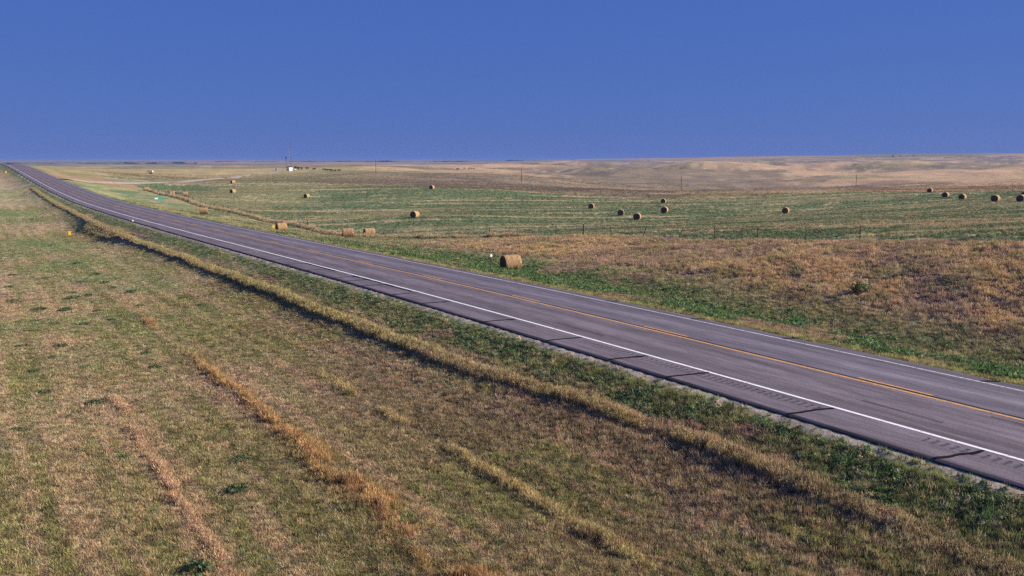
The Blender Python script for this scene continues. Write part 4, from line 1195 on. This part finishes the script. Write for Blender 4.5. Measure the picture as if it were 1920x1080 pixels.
# bank beyond the highway: rough amber grass
x, y = polar_points(150000, 40, 135, 1.2, seed=5)
s, u, d, Z, c, (big, mid, sml) = zone_colour(x, y)
keep = (rng.random(len(x)) < Z['bank'])
x, y, s, u, d, c, mid, sml = (v[keep] for v in (x, y, s, u, d, c, mid, sml))
gapn = fbm(x / 2.6, y / 2.6, 161, 3)
keep = (gapn > 0.36) | (rng.random(len(x)) < 0.4)
x, y, s, u, d, c, mid = (v[keep] for v in (x, y, s, u, d, c, mid))
m = len(x)
stuff('bank_grass', 'rough amber grass on the cut bank beyond the highway', 'grass', x, y, np.where(rng.random(m) < 0.08, WEED, TALL), 0.24 * (d / 60) ** 0.4 * rng.uniform(0.7, 1.3, m),
      0.29 * rng.uniform(0.5, 1.25, m) * (0.7 + 0.6 * fbm(x / 1.8, y / 1.8, 162, 2)), jitter(c * 1.25, 0.2, 0.06))

# green weeds along the far shoulder
x, y = polar_points(120000, 34, 125, 1.2, seed=6)
s, u = to_su(x, y)
gm = 0.55 * fbm(x / 5.0, y / 3.0, 88, 4) + 0.45 * fbm(x / 4.5, y / 4.5, 82, 4)
keep = (u > 5.4) & (rng.random(len(x)) < 1 - sstep(9.0, 18.0, u)) & (gm > 0.38) & (rng.random(len(x)) < sstep(0.38, 0.50, gm)) & (s < 115)
keep &= fbm(x / 0.9, y / 0.9, 172, 3) > 0.42
x, y, d = x[keep], y[keep], np.hypot(x, y)[keep]
m = len(x)
stuff('roadside_weeds', 'bushy green weeds along the far shoulder of the highway', 'weeds', x, y, WEED, 0.26 * rng.uniform(0.6, 1.4, m), 0.30 * rng.uniform(0.5, 1.3, m), jitter(np.tile(C['lush'], (m, 1)), 0.2, 0.08))

# hay field regrowth
x, y = polar_points(170000, 58, 430, 1.35, seed=8)
s, u, d, Z, c, (big, mid, sml) = zone_colour(x, y)
keep = (Z['hay'] > 0.5)
x, y, d, c, mid = (v[keep] for v in (x, y, d, c, mid))
m = len(x)
green = c[:, 1] > c[:, 0] * 1.05
stuff('hay_regrowth', 'green regrowth and straw stubble covering the cut hay field', 'hay field', x, y, np.where(green, WEED, MOWN), 0.22 * (d / 90) ** 0.5 * rng.uniform(0.6, 1.4, m),
      0.17 * rng.uniform(0.5, 1.4, m), jitter(c * 1.1, 0.22, 0.07))

# dry prairie tussocks past the field
x, y = polar_points(60000, 270, 700, 1.3, half=34, seed=9)
s, u, d, Z, c, nz = zone_colour(x, y)
keep = (Z['prairie'] > 0.5) & (u > 40)
GR = np.array([(-161, 346), (-160, 362), (-157, 379), (-154, 398), (-161, 444), (-167, 510), (-177, 560), (-186, 615), (-188, 645), (-195.5, 700), (-196, 730), (-188, 743)])
for k in range(len(GR) - 1):                                    # nothing grows on the gravel
    e_ = GR[k + 1] - GR[k]; t_ = np.clip(((x - GR[k, 0]) * e_[0] + (y - GR[k, 1]) * e_[1]) / (e_ @ e_), 0, 1)
    keep &= np.hypot(x - GR[k, 0] - t_ * e_[0], y - GR[k, 1] - t_ * e_[1]) > 4.5
x, y, d, c = (v[keep] for v in (x, y, d, c))
m = len(x)
stuff('prairie_grass', 'dry tan prairie grass on the rolling ground past the hay field', 'grass', x, y, np.where(rng.random(m) < 0.5, TALL, MOWN), 0.5 * rng.uniform(0.6, 1.5, m), 0.30 * rng.uniform(0.5, 1.4, m), jitter(c, 0.22, 0.06))

# ---------------------------------------------------------------- haze
lo = float(ground_me.vertices and min(gz)) - 1.5
hi = max(float(max(gz)) + 2.0, 32.0)
mb = MB(); mb.box((0, 0, (lo + hi) / 2), (54000, 54000, hi - lo))
m_h = bpy.data.materials.new('pale_air'); m_h.use_nodes = True
nt = m_h.node_tree; nt.nodes.clear()
ho = nt.nodes.new('ShaderNodeOutputMaterial'); hv = nt.nodes.new('ShaderNodeVolumePrincipled')
hv.inputs['Color'].default_value = (0.19, 0.32, 0.72, 1); hv.inputs['Density'].default_value = 1.0e-4; hv.inputs['Anisotropy'].default_value = 0.0
nt.links.new(hv.outputs[0], ho.inputs['Volume'])
haze = mb.build('haze', m_h)
tag(haze, 'thin pale blue air that fades the far horizon', 'haze', kind='stuff')
